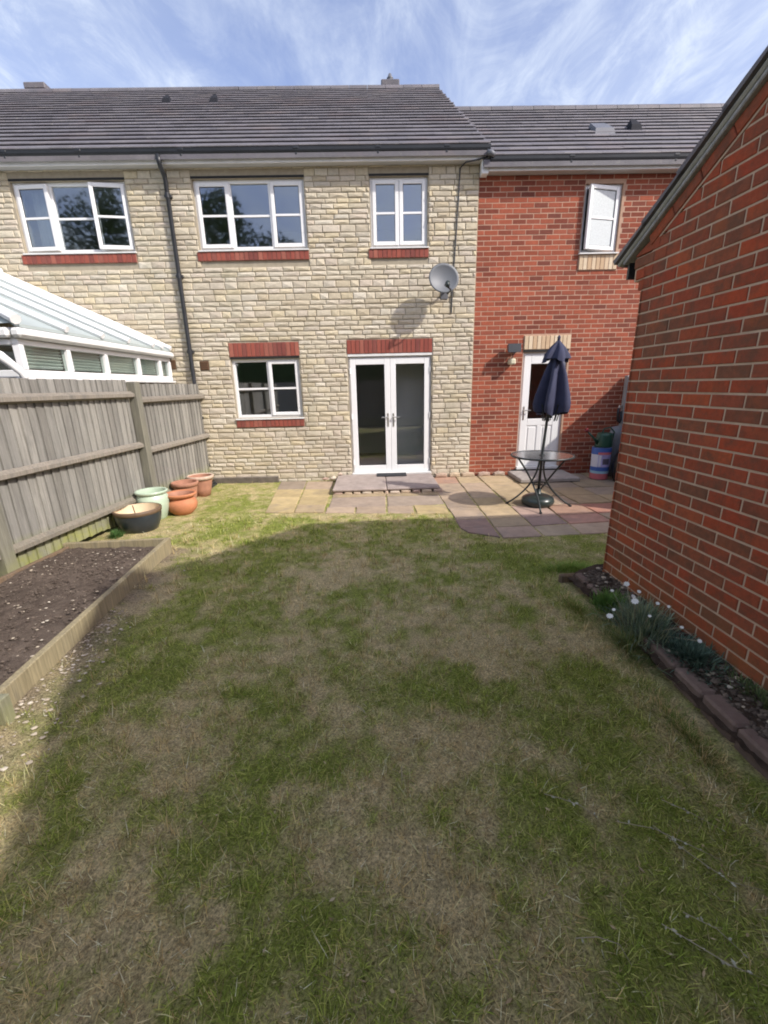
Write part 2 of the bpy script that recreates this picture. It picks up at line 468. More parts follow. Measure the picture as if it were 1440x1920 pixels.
# ------------------------------------------------------------------ mesh helpers
class MB:
    def __init__(s):
        s.v, s.f = [], []
    def add(s, vs, fs):
        k = len(s.v)
        s.v += [tuple(p) for p in vs]
        s.f += [tuple(i + k for i in f) for f in fs]
        return s
    def box(s, x0, x1, y0, y1, z0, z1, b=0.0):
        if b <= 0:
            v = [(x, y, z) for z in (z0, z1) for y in (y0, y1) for x in (x0, x1)]
            return s.add(v, [(0, 2, 3, 1), (4, 5, 7, 6), (0, 1, 5, 4), (2, 6, 7, 3), (0, 4, 6, 2), (1, 3, 7, 5)])
        b = min(b, (x1 - x0) * .45, (y1 - y0) * .45, (z1 - z0) * .45)
        V = []
        for sz, z in ((1, z0), (-1, z1)):
            for sy, y in ((1, y0), (-1, y1)):
                for sx, x in ((1, x0), (-1, x1)):
                    V += [(x, y + sy * b, z + sz * b), (x + sx * b, y, z + sz * b), (x + sx * b, y + sy * b, z)]
        c = lambda i, k: i * 3 + k
        F = [(c(0, 0), c(4, 0), c(6, 0), c(2, 0)), (c(1, 0), c(3, 0), c(7, 0), c(5, 0)),
             (c(0, 1), c(1, 1), c(5, 1), c(4, 1)), (c(2, 1), c(6, 1), c(7, 1), c(3, 1)),
             (c(0, 2), c(2, 2), c(3, 2), c(1, 2)), (c(4, 2), c(5, 2), c(7, 2), c(6, 2))]
        for a, d in ((0, 1), (2, 3), (4, 5), (6, 7)):
            F.append((c(a, 1), c(a, 2), c(d, 2), c(d, 1)))
        for a, d in ((0, 2), (1, 3), (4, 6), (5, 7)):
            F.append((c(a, 0), c(a, 2), c(d, 2), c(d, 0)))
        for a, d in ((0, 4), (1, 5), (2, 6), (3, 7)):
            F.append((c(a, 0), c(a, 1), c(d, 1), c(d, 0)))
        for i in range(8):
            F.append((c(i, 0), c(i, 1), c(i, 2)))
        return s.add(V, F)
    def tube(s, pts, r, n=8, cap=True):
        pts = [Vector(p) for p in pts]
        rs = r if isinstance(r, (list, tuple)) else [r] * len(pts)
        k = len(s.v)
        up = None
        for i, p in enumerate(pts):
            d = (pts[min(i + 1, len(pts) - 1)] - pts[max(i - 1, 0)]).normalized()
            if up is None:
                up = d.orthogonal().normalized()
            up = (up - d * up.dot(d)).normalized()
            w = d.cross(up)
            for j in range(n):
                a = 2 * math.pi * j / n
                s.v.append(tuple(p + (up * math.cos(a) + w * math.sin(a)) * rs[i]))
        for i in range(len(pts) - 1):
            for j in range(n):
                a, b = k + i * n + j, k + i * n + (j + 1) % n
                s.f.append((a, b, b + n, a + n))
        if cap:
            s.f.append(tuple(k + j for j in range(n))[::-1])
            s.f.append(tuple(k + (len(pts) - 1) * n + j for j in range(n)))
        return s
    def lathe(s, prof, c=(0, 0, 0), n=28, wob=None):
        k = len(s.v)
        for i, (r, z) in enumerate(prof):
            for j in range(n):
                a = 2 * math.pi * j / n
                rr = r * (wob(i, a) if wob else 1)
                s.v.append((c[0] + rr * math.cos(a), c[1] + rr * math.sin(a), c[2] + z))
        for i in range(len(prof) - 1):
            for j in range(n):
                a, b = k + i * n + j, k + i * n + (j + 1) % n
                s.f.append((a, b, b + n, a + n))
        return s
    def prism(s, poly, depth, bevel, rng=None, jit=0.0, proud=0.0):
        """Stone or brick face: 2D polygon (x, z), front at y = -proud, back at y = depth - proud."""
        n = len(poly)
        cx = sum(p[0] for p in poly) / n
        cz = sum(p[1] for p in poly) / n
        rad = max(1e-6, min(max(abs(p[0] - cx) for p in poly), max(abs(p[1] - cz) for p in poly)))
        fr = max(0.2, 1 - bevel / rad)
        w = max(abs(p[0] - cx) for p in poly)
        h = max(abs(p[1] - cz) for p in poly)
        fx, fz = max(0.2, 1 - bevel / max(w, 1e-6)), max(0.2, 1 - bevel / max(h, 1e-6))
        J = (lambda: rng.uniform(-jit, jit)) if rng and jit else (lambda: 0.0)
        outer = [(p[0] + J() * .5, p[1] + J() * .5) for p in poly]
        V = [(p[0], depth - proud, p[1]) for p in outer]
        V += [(p[0], bevel * .9 - proud, p[1]) for p in outer]
        V += [(cx + (p[0] - cx) * fx + J(), -proud + J() * .8, cz + (p[1] - cz) * fz + J()) for p in outer]
        F = []
        for i in range(n):
            j = (i + 1) % n
            F.append((i, j, j + n, i + n))
            F.append((i + n, j + n, j + 2 * n, i + 2 * n))
        if jit > 0.002:
            V.append((cx + J() * 4, -proud - abs(J()) * 1.2 - jit * .6, cz + J()))
            for i in range(n):
                F.append((i + 2 * n, (i + 1) % n + 2 * n, 3 * n))
        else:
            F.append(tuple(range(2 * n, 3 * n)))
        return s.add(V, F)
    def mesh(s, name, mat, smooth=False):
        me = bpy.data.meshes.new(name)
        me.from_pydata(s.v, [], s.f)
        me.materials.append(mat)
        if smooth:
            me.polygons.foreach_set('use_smooth', [True] * len(me.polygons))
        me.update()
        return me
    def build(s, name, mat, parent=None, smooth=False, frame=None, **tags):
        return place(s.mesh(name, mat, smooth), name, parent, frame, **tags)

WM = {}
def place(me, name, parent=None, frame=None, **tags):
    o = bpy.data.objects.new(name, me)
    COL.objects.link(o)
    m = frame if frame is not None else Matrix.Identity(4)
    if parent is not None:
        o.parent = parent
        o.matrix_parent_inverse = WM[parent.name].inverted()
    o.matrix_basis = m
    WM[o.name] = m.copy()
    for k, v in tags.items():
        if v:
            o[k] = v
    return o
def thing(name, loc, label, category, rz=0.0, group=None):
    o = bpy.data.objects.new(name, None)
    COL.objects.link(o)
    o.empty_display_size = 0.1
    o.matrix_basis = Matrix.Translation(loc) @ Matrix.Rotation(rz, 4, 'Z')
    WM[o.name] = o.matrix_basis.copy()
    o['label'], o['category'] = label, category
    if group:
        o['group'] = group
    return o
def recalc(o):
    import bmesh
    b = bmesh.new()
    b.from_mesh(o.data)
    bmesh.ops.recalc_face_normals(b, faces=b.faces)
    b.to_mesh(o.data)
    b.free()
    return o
def frame_of(origin, xdir, zdir=(0, 0, 1)):
    x = Vector(xdir).normalized()
    z = Vector(zdir).normalized()
    y = z.cross(x).normalized()
    return Matrix(((x.x, y.x, z.x, origin[0]), (x.y, y.y, z.y, origin[1]), (x.z, y.z, z.z, origin[2]), (0, 0, 0, 1)))
def screen(p):
    d = Vector(p) - CAM_POS
    w = d.dot(FW)
    if w < 0.1:
        return None
    return (720 + 796 * d.dot(RX) / w, 960 - 796 * d.dot(UP) / w, 796 / w)
def seen_size(p, area):
    q = screen(p)
    if q is None or not (-30 < q[0] < 1470 and -30 < q[1] < 1950):
        return area * 1e-3
    return area * q[2] ** 2

def lay_wall(parent, rects, mat, name, frame, depth, bevel, jit, proud, rng, limit=300, cut=None, off=0.0):
    """One piece object for each of the pieces that show largest; the rest joined."""
    todo = []
    for (a, b, c, d) in rects:
        poly = [(a, c), (b, c), (b, d), (a, d)]
        if cut:
            poly = cut(poly)
            if poly is None or len(poly) < 3:
                continue
        cx = sum(p[0] for p in poly) / len(poly)
        cz = sum(p[1] for p in poly) / len(poly)
        if max(p[0] for p in poly) - min(p[0] for p in poly) < 0.012 or max(p[1] for p in poly) - min(p[1] for p in poly) < 0.012:
            continue
        todo.append((-seen_size(frame @ Vector((cx, 0, cz)), (b - a) * (d - c)), rng.random(), poly, cx, cz))
    todo.sort(key=lambda t: t[:2])
    rest = MB()
    cache = {}
    for i, (_, _, poly, cx, cz) in enumerate(todo):
        pr = proud + rng.uniform(-off, off)
        if i < limit:
            loc = [(round(p[0] - cx, 4), round(p[1] - cz, 4)) for p in poly]
            key = (tuple(loc), rng.randrange(3)) if jit < 0.002 else None
            me = cache.get(key) if key else None
            if me is None:
                me = MB().prism(loc, depth, bevel, rng, jit, 0.0).mesh(name, mat)
                if key:
                    cache[key] = me
            place(me, name, parent, frame @ Matrix.Translation((cx, -pr, cz)))
        else:
            rest.prism(poly, depth, bevel, rng, jit, pr)
    if rest.v:
        rest.build(name + '_infill', mat, parent, frame=frame, kind='stuff')

def courses(u0, u1, z0, z1, rng, kind, holes):
    """Rectangles of a coursed wall with rectangular holes; joints taken off each piece."""
    out = []
    z = z0
    row = 0
    pat = [0.072, 0.076, 0.108, 0.104, 0.07, 0.075, 0.078, 0.074, 0.108, 0.072, 0.07, 0.106, 0.076, 0.073, 0.07]
    while z < z1 - 0.01:
        h = 0.075 if kind == 'brick' else pat[(row * 7 // 5 + row) % len(pat)]
        zt = min(z + h, z1)
        u = u0
        first = True
        while u < u1 - 0.01:
            if kind == 'brick':
                L = 0.225
                if first and row % 2:
                    L = 0.1125
            else:
                L = rng.choice([0.17, 0.21, 0.24, 0.26, 0.29, 0.33]) * (0.9 if h < .09 else 0.85)
                if first:
                    L = rng.uniform(0.1, 0.28)
            ue = min(u + L, u1)
            if u1 - ue < 0.04:
                ue = u1
            segs = [(u, ue)]
            for (a, b, c, d) in holes:
                if zt > c + 0.012 and z < d - 0.012:
                    ns = []
                    for (p, q) in segs:
                        if q <= a or p >= b:
                            ns.append((p, q))
                        else:
                            if p < a - 0.015:
                                ns.append((p, a))
                            if q > b + 0.015:
                                ns.append((b, q))
                    segs = ns
            j = 0.0056 if kind == 'brick' else 0.0052
            for (p, q) in segs:
                zz0, zz1 = z, zt
                for (a, b, c, d) in holes:
                    if q > a + 0.001 and p < b - 0.001:
                        if c > zz0 and c < zz1 + 0.0 and zz1 - c < 0.0121:
                            zz1 = c
                        if d > zz0 and d < zz1 and d - zz0 < 0.0121:
                            zz0 = d
                if q - p > 0.03:
                    out.append((p + j, q - j, zz0 + j, zz1 - j))
            u = ue
            first = False
        z = zt
        row += 1
    return out

def wall_backing(u0, u1, z0, z1, holes, y0, y1):
    """Solid wall with holes: cells of a grid, as closed boxes meeting edge to edge, faces only where needed."""
    us = sorted({u0, u1} | {max(u0, min(u1, h)) for a in holes for h in a[:2]})
    zs = sorted({z0, z1} | {max(z0, min(z1, h)) for a in holes for h in a[2:]})
    def solid(i, k):
        if i < 0 or k < 0 or i >= len(us) - 1 or k >= len(zs) - 1:
            return False
        cu, cz = (us[i] + us[i + 1]) / 2, (zs[k] + zs[k + 1]) / 2
        return not any(a < cu < b and c < cz < d for a, b, c, d in holes)
    m = MB()
    for i in range(len(us) - 1):
        for k in range(len(zs) - 1):
            if not solid(i, k):
                continue
            a, b, c, d = us[i], us[i + 1], zs[k], zs[k + 1]
            m.add([(a, y0, c), (b, y0, c), (b, y0, d), (a, y0, d)], [(0, 1, 2, 3)])
            m.add([(a, y1, c), (b, y1, c), (b, y1, d), (a, y1, d)], [(3, 2, 1, 0)])
            if not solid(i - 1, k):
                m.add([(a, y0, c), (a, y0, d), (a, y1, d), (a, y1, c)], [(0, 1, 2, 3)])
            if not solid(i + 1, k):
                m.add([(b, y0, c), (b, y1, c), (b, y1, d), (b, y0, d)], [(0, 1, 2, 3)])
            if not solid(i, k - 1):
                m.add([(a, y0, c), (a, y1, c), (b, y1, c), (b, y0, c)], [(0, 1, 2, 3)])
            if not solid(i, k + 1):
                m.add([(a, y0, d), (b, y0, d), (b, y1, d), (a, y1, d)], [(0, 1, 2, 3)])
    return m

# ------------------------------------------------------------------ ground and lawn
def vnoise(x, y, seed):
    r = np.random.RandomState(seed)
    t = r.rand(64, 64)
    xi, yi = np.floor(x).astype(int), np.floor(y).astype(int)
    fx, fy = x - xi, y - yi
    fx, fy = fx * fx * (3 - 2 * fx), fy * fy * (3 - 2 * fy)
    g = lambda a, b: t[a % 64, b % 64]
    return (g(xi, yi) * (1 - fx) + g(xi + 1, yi) * fx) * (1 - fy) + (g(xi, yi + 1) * (1 - fx) + g(xi + 1, yi + 1) * fx) * fy
def fbm(x, y, seed, oct=4):
    s, a, tot = 0, 1.0, 0
    for i in range(oct):
        s = s + a * vnoise(x * 2 ** i + 7.3 * i, y * 2 ** i + 3.1 * i, seed + i)
        tot += a
        a *= 0.55
    return s / tot
GREEN = [(-1.28, -4.5, .45, .30), (-1.55, -3.9, .40, .35), (-1.35, -5.2, .35, .4), (-0.27, -5.2, .22, .16), (0.27, -5.7, .26, .2), (-0.54, -6.28, .18, .12), (-1.45, -5.15, .3, .42),
         (1.08, -5.05, .16, .12), (0.83, -4.3, .5, .32), (-0.72, -2.75, .6, .22), (1.9, -4.0, .6, .3), (1.16, -5.7, .22, .2),
         (1.1, -6.24, .32, .2), (0.66, -6.5, .2, .14), (-1.38, -6.28, .22, .16), (-0.88, -6.42, .16, .10), (-0.59, -7.02, .2, .1),
         (1.1, -6.64, .3, .2), (0.2, -3.0, .7, .25), (-1.0, -3.4, .5, .3), (1.45, -4.7, .16, .4), (-0.25, -6.86, .14, .08),
         (1.3, -3.7, .5, .18), (0.1, -4.5, .35, .2), (0.95, -6.95, .25, .14), (-1.9, -2.9, .6, .5), (-2.2, -1.6, .5, .6), (-0.65, -5.05, .25, .2)]
DRY = [(-0.85, -5.54, .22, .16), (-1.0, -6.0, .3, .16), (-0.05, -5.98, .3, .14), (0.33, -6.2, .26, .14), (-0.29, -4.26, .45, .3),
       (0.77, -5.63, .2, .14), (-0.27, -6.45, .26, .12), (0.05, -6.68, .24, .12), (-0.73, -6.89, .2, .1), (0.49, -7.06, .16, .08),
       (1.6, -5.3, .2, .3), (1.35, -5.44, .24, .2), (0.22, -6.84, .2, .1), (1.35, -5.0, .18, .3), (-1.95, -4.6, .14, .8),
       (0.3, -5.0, .3, .2), (0.62, -6.15, .2, .14)]
def green_amount(x, y):
    g = 0.43 + 0.5 * (fbm(x * 1.7 + 20, y * 1.7 + 40, 3) - 0.5) + 1.15 * (fbm(x * 4.6 + 9, y * 4.6 + 80, 13, 4) - 0.5) + 1.15 * (fbm(x * 13 + 4, y * 13 + 30, 17, 4) - 0.5)
    for a, b, sx, sy in GREEN:
        g = g + 0.30 * np.exp(-((x - a) / sx) ** 2 - ((y - b) / sy) ** 2)
    for a, b, sx, sy in DRY:
        g = g - 0.30 * np.exp(-((x - a) / sx) ** 2 - ((y - b) / sy) ** 2)
    return np.clip((g - .10) / .74, 0.03, 1)
def bed_x(y):                     # outer face of the left bed's board
    return -2.20 + (-3.53 - y) * 0.085

def lawn_z(x, y):
    bank = 0.045 * np.clip(1 - (x - bed_x(y)) / .30, 0, 1) * np.clip((-y - 3.4) / .5, 0, 1)
    return bank - 0.094 + 0.022 * (fbm(x * 1.3 + 5, y * 1.3 + 50, 21, 3) - 0.5) + 0.012 * (fbm(x * 9 + 3, y * 9 + 70, 31, 2) - 0.5)
gm = MB().add([(-300, -300, -0.16), (300, -300, -0.16), (300, 300, -0.16), (-300, 300, -0.16)], [(0, 1, 2, 3)])
gm.build('ground', M['ground'], kind='structure')
def grid_mesh(name, xs, ys, zf, mat, colf=None):
    X, Y = np.meshgrid(xs, ys)
    Z = zf(X, Y)
    nx, ny = len(xs), len(ys)
    co = np.stack([X, Y, Z], -1).reshape(-1, 3)
    i = (np.arange(ny - 1)[:, None] * nx + np.arange(nx - 1)[None]).ravel()
    F = np.stack([i, i + 1, i + 1 + nx, i + nx], -1)
    me = bpy.data.meshes.new(name)
    me.from_pydata(co.tolist(), [], F.tolist())
    me.materials.append(mat)
    me.polygons.foreach_set('use_smooth', [True] * len(me.polygons))
    if colf is not None:
        a = me.color_attributes.new('col', 'FLOAT_COLOR', 'POINT')
        c = colf(X, Y).reshape(-1, 3)
        a.data.foreach_set('color', np.concatenate([c, np.ones((len(c), 1))], 1).astype(np.float32).ravel())
    return me
def lawn_mat():
    t = NT('lawn_thatch')
    a = t.n('ShaderNodeAttribute')
    a.attribute_name = 'col'
    c = t.gain(a.outputs['Color'], t.rng(t.noise(t.pos(), 95, 7, 0.8), 0.36, 0.64, 0.25, 1.75))
    c = t.gain(c, t.rng(t.noise(t.pos(), 17, 4, 0.7), 0.3, 0.7, 0.82, 1.3))
    c = t.mix(t.rng(t.noise(t.pos(), 160, 4, 0.7), 0.5, 0.75, 0, 0.6), c, (0.50, 0.42, 0.26))
    m = t.base(c, 0.95, 0.1)
    t.bump(t.noise(t.pos(), 120, 5, 0.75), 1.0, 0.02)
    return m
def lawn_col(X, Y):
    g = green_amount(X, Y)[..., None]
    d = np.array([0.53, 0.435, 0.235])
    e = np.array([0.235, 0.275, 0.055])
    s = np.array([0.20, 0.16, 0.12])
    c = d * (1 - g) + e * g
    soil = np.clip(1 - (X - bed_x(Y)) / 0.38, 0, 1) * (Y < -3.4) * np.clip(0.4 + 1.2 * fbm(X * 5, Y * 5, 77, 3) - 0.2, 0, 1)
    c = c * (1 - soil[..., None]) + s * soil[..., None]
    return c
M['lawn'] = lawn_mat()
lw = place(grid_mesh('lawn', np.linspace(-3.6, 3.2, 260), np.linspace(-10.4, -0.02, 400), lawn_z, M['lawn'], lawn_col), 'lawn', kind='structure')

# ------------------------------------------------------------------ houses
F0 = Matrix.Identity(4)
def on_facade(y):
    return Matrix.Translation((0, y, 0))

def sash_set(parent, x0, x1, z0, z1, y, pane_mat, ang=0.0, hinge='l', name='casement', bar=True, st=0.058, rail=None):
    """An opening light: sash frame, pane and one glazing bar; hinged at one side."""
    rail = rail or st
    m = MB()
    m.box(x0, x0 + st, y, y + .05, z0, z1, .006).box(x1 - st, x1, y, y + .05, z0, z1, .006)
    m.box(x0 + st, x1 - st, y + .001, y + .05, z0, z0 + rail, .006).box(x0 + st, x1 - st, y + .001, y + .05, z1 - rail, z1, .006)
    g = .006
    k = MB()
    for (a, b, c, d) in ((x0 + st, x0 + st + g, z0 + rail, z1 - rail), (x1 - st - g, x1 - st, z0 + rail, z1 - rail),
                         (x0 + st + g, x1 - st - g, z0 + rail, z0 + rail + g), (x0 + st + g, x1 - st - g, z1 - rail - g, z1 - rail)):
        k.box(a, b, y + .012, y + .024, c, d)
    hx = x0 if hinge == 'l' else x1
    fr = Matrix.Translation((hx, y, 0)) @ Matrix.Rotation(math.radians(ang if hinge == 'r' else -ang), 4, 'Z') @ Matrix.Translation((-hx, -y, 0))
    m.build(name, M['upvc'], parent, frame=fr)
    k.build('gasket', M['gasket'], parent, frame=fr)
    zs = [(z0 + rail, z1 - rail)]
    zm = (z0 + z1) / 2
    MB().box(x0 + st, x1 - st, y + .018, y + .024, z0 + rail, z1 - rail).build('pane', pane_mat, parent, frame=fr)
    if bar:
        MB().box(x0 + st, x1 - st, y + .006, y + .0175, zm - .016, zm + .016, .003).build('glazing_bar', M['upvc'], parent, frame=fr)

def window(house, x0, x1, z0, z1, lights, y=.05, fr=.05, pane=None, sill=True, dull=False):
    """lights: list of (width share, 'f' fixed / 'l' or 'r' casement hinged left / right, opening angle)."""
    pane = pane or M['glass']
    m = MB()
    m.box(x0, x0 + fr, y, y + .07, z0, z1, .004).box(x1 - fr, x1, y, y + .07, z0, z1, .004)
    m.box(x0 + fr, x1 - fr, y + .001, y + .07, z0, z0 + fr, .004).box(x0 + fr, x1 - fr, y + .001, y + .07, z1 - fr, z1, .004)
    tot = sum(l[0] for l in lights)
    inner = (x1 - x0 - 2 * fr)
    mw = .05
    u = x0 + fr
    cells = []
    for i, l in enumerate(lights):
        w = (inner - mw * (len(lights) - 1)) * l[0] / tot
        cells.append((u, u + w, l))
        if i < len(lights) - 1:
            m.box(u + w, u + w + mw, y + .0015, y + .07, z0 + fr, z1 - fr, .004)
        u += w + mw
    w_ = m.build('window', M['upvc'], house)
    for a, b, l in cells:
        if l[1] == 'f':
            zm = (z0 + z1) / 2
            MB().box(a, b, y + .03, y + .036, z0 + fr, z1 - fr).build('pane', pane, w_)
            MB().box(a, b, y + .016, y + .0295, zm - .016, zm + .016, .003).build('glazing_bar', M['upvc'], w_)
        else:
            sash_set(w_, a - .018, b + .018, z0 + fr - .018, z1 - fr + .018, y - .018, pane, l[2], l[1])
    if sill:
        MB().add([(x0 - .02, -.045, z0 - .03), (x1 + .02, -.045, z0 - .03), (x1 + .02, y + .03, z0 - .03), (x0 - .02, y + .03, z0 - .03),
                  (x0 - .02, -.045, z0 - .012), (x1 + .02, -.045, z0 - .012), (x1 + .02, y + .03, z0 - .001), (x0 - .02, y + .03, z0 - .001)],
                 [(0, 3, 2, 1), (4, 5, 6, 7), (0, 1, 5, 4), (1, 2, 6, 5), (2, 3, 7, 6), (3, 0, 4, 7)]).build('sill', M['upvc_dull'], w_)
    return w_

def soldier(house, x0, x1, z0, z1, name, mat, mort, proud=.03, n=None):
    """A soldier course: upright bricks side by side, joined."""
    MB().box(x0, x1, -proud + .008, .06, z0, z1).build(name + '_mortar', mort, house)
    n = n or max(1, round((x1 - x0) / .075))
    w = (x1 - x0) / n
    m = MB()
    for i in range(n):
        a, b = x0 + i * w + .005, x0 + (i + 1) * w - .005
        m.prism([(a, z0 + .005), (b, z0 + .005), (b, z1 - .005), (a, z1 - .005)], .03, .003, R, .0008, proud + R.uniform(-.002, .002))
    m.build(name, mat, house, kind='stuff')

SLOPE = .66
SC_, SS_ = 1 / math.hypot(1, SLOPE), SLOPE / math.hypot(1, SLOPE)
def make_roof(house, x0, x1, zy0, ye, yr, verge_right=False, thick=.12):
    """Tiled roof plane z = zy0 + SLOPE*y from the eaves ye to the ridge yr, and the plain slope behind."""
    ze, zr = zy0 + SLOPE * ye, zy0 + SLOPE * yr
    deck = MB()
    d = .03
    deck.add([(x0, ye, ze - d), (x1, ye, ze - d), (x1, yr, zr - d), (x0, yr, zr - d),
              (x0, ye, ze - thick), (x1, ye, ze - thick), (x1, yr, zr - thick), (x0, yr, zr - thick)],
             [(0, 1, 2, 3), (7, 6, 5, 4), (0, 4, 5, 1), (1, 5, 6, 2), (3, 7, 4, 0)])
    yb = 2 * yr - ye
    deck.add([(x0, yr, zr - d), (x1, yr, zr - d), (x1, yb, ze - d), (x0, yb, ze - d),
              (x0, yr, zr - thick), (x1, yr, zr - thick), (x1, yb, ze - thick), (x0, yb, ze - thick)],
             [(0, 1, 2, 3), (7, 6, 5, 4), (1, 5, 6, 2), (2, 6, 7, 3), (3, 7, 4, 0)])
    roof = deck.build('roof', M['tile'], house)
    fr = frame_of((x0, ye, ze), (1, 0, 0), (0, SC_, SS_))
    L = math.hypot(yr - ye, zr - ze)
    n = round(L / .335)
    g = L / n
    tw = .298
    for k in range(n):
        m = MB()
        u = -(tw / 2 if k % 2 else 0)
        while u < x1 - x0 - .01:
            a, b = max(u, 0) + .0015, min(u + tw, x1 - x0) - .0015
            if b - a > .02:
                q = R.uniform(-.0015, .0015)
                t0, t1 = -.048 + q + R.uniform(-.001, .001), -.048 + q + R.uniform(-.001, .001)
                za = k * g + R.uniform(-.0015, .0015)
                zb = (k + 1) * g + .03
                m.add([(a, t0, za + .010), (b, t1, za + .010), (b, -.010, zb), (a, -.010, zb), (a, t0 + .012, za - .010), (b, t1 + .012, za - .010), (b, .012, zb), (a, .012, zb),
                       (a, t0 + .024, za - .008), (b, t1 + .024, za - .008), (a, t0 + .028, za + .12), (b, t1 + .028, za + .12)],
                      [(0, 1, 2, 3), (0, 4, 5, 1), (4, 8, 9, 5), (8, 10, 11, 9), (1, 5, 9, 11, 6, 2), (3, 7, 10, 8, 4, 0), (10, 7, 6, 11)])
            u += tw
        m.build('tile_course', M['tile'], roof, frame=fr)
    # ridge tiles
    u = x0
    while u < x1 - .05:
        w = min(.45, x1 - u)
        m = MB()
        k = 0
        for xx in (u + .004, u + w - .004):
            for j in range(7):
                a = math.pi * (j / 6) * 1.0
                m.v.append((xx, yr - .13 * math.cos(a), zr - .035 + .12 * math.sin(a) + R.uniform(0, .003)))
        for j in range(6):
            m.f.append((j, j + 7, j + 8, j + 1))
        m.f.append((0, 1, 2, 3, 4, 5, 6))
        m.f.append((13, 12, 11, 10, 9, 8, 7))
        m.build('ridge_tile', M['tile'], roof)
        u += w
    return roof

def eaves(house, x0, x1, zt, wall_y=0.0, brackets=()):
    """Fascia, soffit and a half-round gutter; zt is the top of the gutter."""
    MB().box(x0, x1, -.155, -.137, zt - .165, zt + .005).build('fascia', M['fascia'], house)
    MB().box(x0, x1, -.136, .004, zt - .162, zt - .151).build('soffit', M['soffit'], house)
    m = MB()
    prof = []
    for j in range(9):
        a = math.pi * j / 8
        prof.append((-.193 - .035 * math.cos(a), zt - .014 - .064 * math.sin(a)))
    prof = [(-.230, zt)] + prof + [(-.1565, zt)]
    inner = [(-.193 + (y + .193) * .86, z + .006) for y, z in prof[1:-1]]
    inner = [(-.224, zt)] + inner + [(-.163, zt)]
    loop = prof + inner[::-1]
    n = len(loop)
    for xx in (x0, x1):
        m.v += [(xx, y, z) for y, z in loop]
    for j in range(n):
        m.f.append((j, (j + 1) % n, n + (j + 1) % n, n + j))
    for xx in (x0, x1):
        m.v += [(xx, y, z) for y, z in prof]
        b = len(m.v) - len(prof)
        m.f.append(tuple(range(b, b + len(prof))))
    m.build('gutter', M['black_plastic'], house)
    for bx in brackets:
        b = MB()
        b.box(bx - .04, bx + .04, -.234, -.157, zt - .026, zt + .006, .004)
        b.box(bx - .022, bx + .022, -.215, -.157, zt - .10, zt - .0265, .012)
        b.build('gutter_bracket', M['black_plastic'], house)

def rooms(house, x0, x1, zs, y0=.262, depth=2.3, cuts=()):
    for (z0, z1) in zs:
        xs = [x0] + list(cuts) + [x1]
        for a, b in zip(xs[:-1], xs[1:]):
            a, b = a + .01, b - .01
            m = MB().add([(a, y0, z0), (b, y0, z0), (b, y0 + depth, z0), (a, y0 + depth, z0), (a, y0, z1), (b, y0, z1), (b, y0 + depth, z1), (a, y0 + depth, z1)],
                         [(2, 3, 7, 6), (3, 0, 4, 7), (1, 2, 6, 5), (4, 5, 6, 7)])
            rm = m.build('room', M['room'], house)
            MB().box(a, b, y0, y0 + depth, z0 - .06, z0).build('room_floor', M['room_dark'], rm)

# --- openings (x0, x1, z0, z1)
W1 = (-5.49, -3.75, 3.73, 4.70)
W2 = (-2.72, -0.995, 3.73, 4.70)
W3 = (0.035, 0.945, 3.73, 4.70)
W4 = (-2.44, -1.27, 1.075, 2.068)
FD = (-0.425, 1.028, -0.005, 2.066)
BW = (3.455, 4.06, 3.60, 4.565)
BD = (2.637, 3.425, 0.045, 2.08)

# --- middle stone house
XL, XM, XR = -9.4, -3.09, 1.748
ZT = 4.845
house = thing('stone_house', (-0.7, 0, -0.1), 'pale stone house with white French doors, grey tiled roof and a satellite dish', 'house', group='terraced houses')
def grow(w, below=0.0, above=0.0, side=0.0):
    return (w[0] - side, w[1] + side, w[2] - below, w[3] + above)
def stone_front(hs, u0, u1, holes_real, holes_stone, seed):
    rng = random.Random(seed)
    wl = wall_backing(u0, u1, -.16, ZT + .2, holes_real, 0.0, .26).build('wall', M['stone_mortar'], hs)
    lay_wall(wl, courses(u0, u1, -.12, ZT, rng, 'stone', holes_stone), M['stone'], 'stone', F0, .024, .008, .0055, .0125, rng, 300, off=.004)
    return wl
LZ = lambda w: (w[0] - .01, w[1] + .01, w[3] + .03, w[3] + .265)
hs = [W2, W3, W4, FD]
st = [grow(W2, .17, .035, .012), grow(W3, .17, .035, .012), (W4[0] - .012, W4[1] + .012, W4[2] - .165, W4[3] + .26), (FD[0] - .012, FD[1] + .012, -.2, FD[3] + .275)]
st += [(-2.975, -2.825, 1.90, 2.05)]
wall_mid = stone_front(house, XM + .004, XR, hs, st, 11)
for w in (W2, W3):
    soldier(house, w[0] - .05, w[1] + .015, w[2] - .165, w[2] - .033, 'brick_sill', M['soldier'], M['soldier_mortar'])
    MB().box(w[0] - .012, w[1] + .012, -.006, .045, w[3] + .004, w[3] + .034).build('lintel', M['gasket'], house)
soldier(house, W4[0] - .02, W4[1] + .015, W4[2] - .165, W4[2] - .033, 'brick_sill', M['soldier'], M['soldier_mortar'])
soldier(house, W4[0] - .012, W4[1] + .015, W4[3] + .034, W4[3] + .262, 'brick_lintel', M['soldier'], M['soldier_mortar'], .012)
MB().box(W4[0] - .005, W4[1] + .005, -.008, .05, W4[3] + .004, W4[3] + .032).build('lintel', M['gasket'], house)
soldier(house, FD[0] - .012, FD[1] + .01, FD[3] + .045, FD[3] + .272, 'brick_lintel', M['soldier'], M['soldier_mortar'], .012)
MB().box(FD[0] - .005, FD[1] + .005, -.004, .05, FD[3] + .004, FD[3] + .043).build('lintel', M['upvc_dull'], house)
window(house, *W2, [(.50, 'l', 0), (.62, 'f', 0), (.50, 'r', 0)])
window(house, *W3, [(.42, 'l', 0), (.42, 'r', 0)])
window(house, *W4, [(.56, 'f', 0), (.50, 'r', 0)])
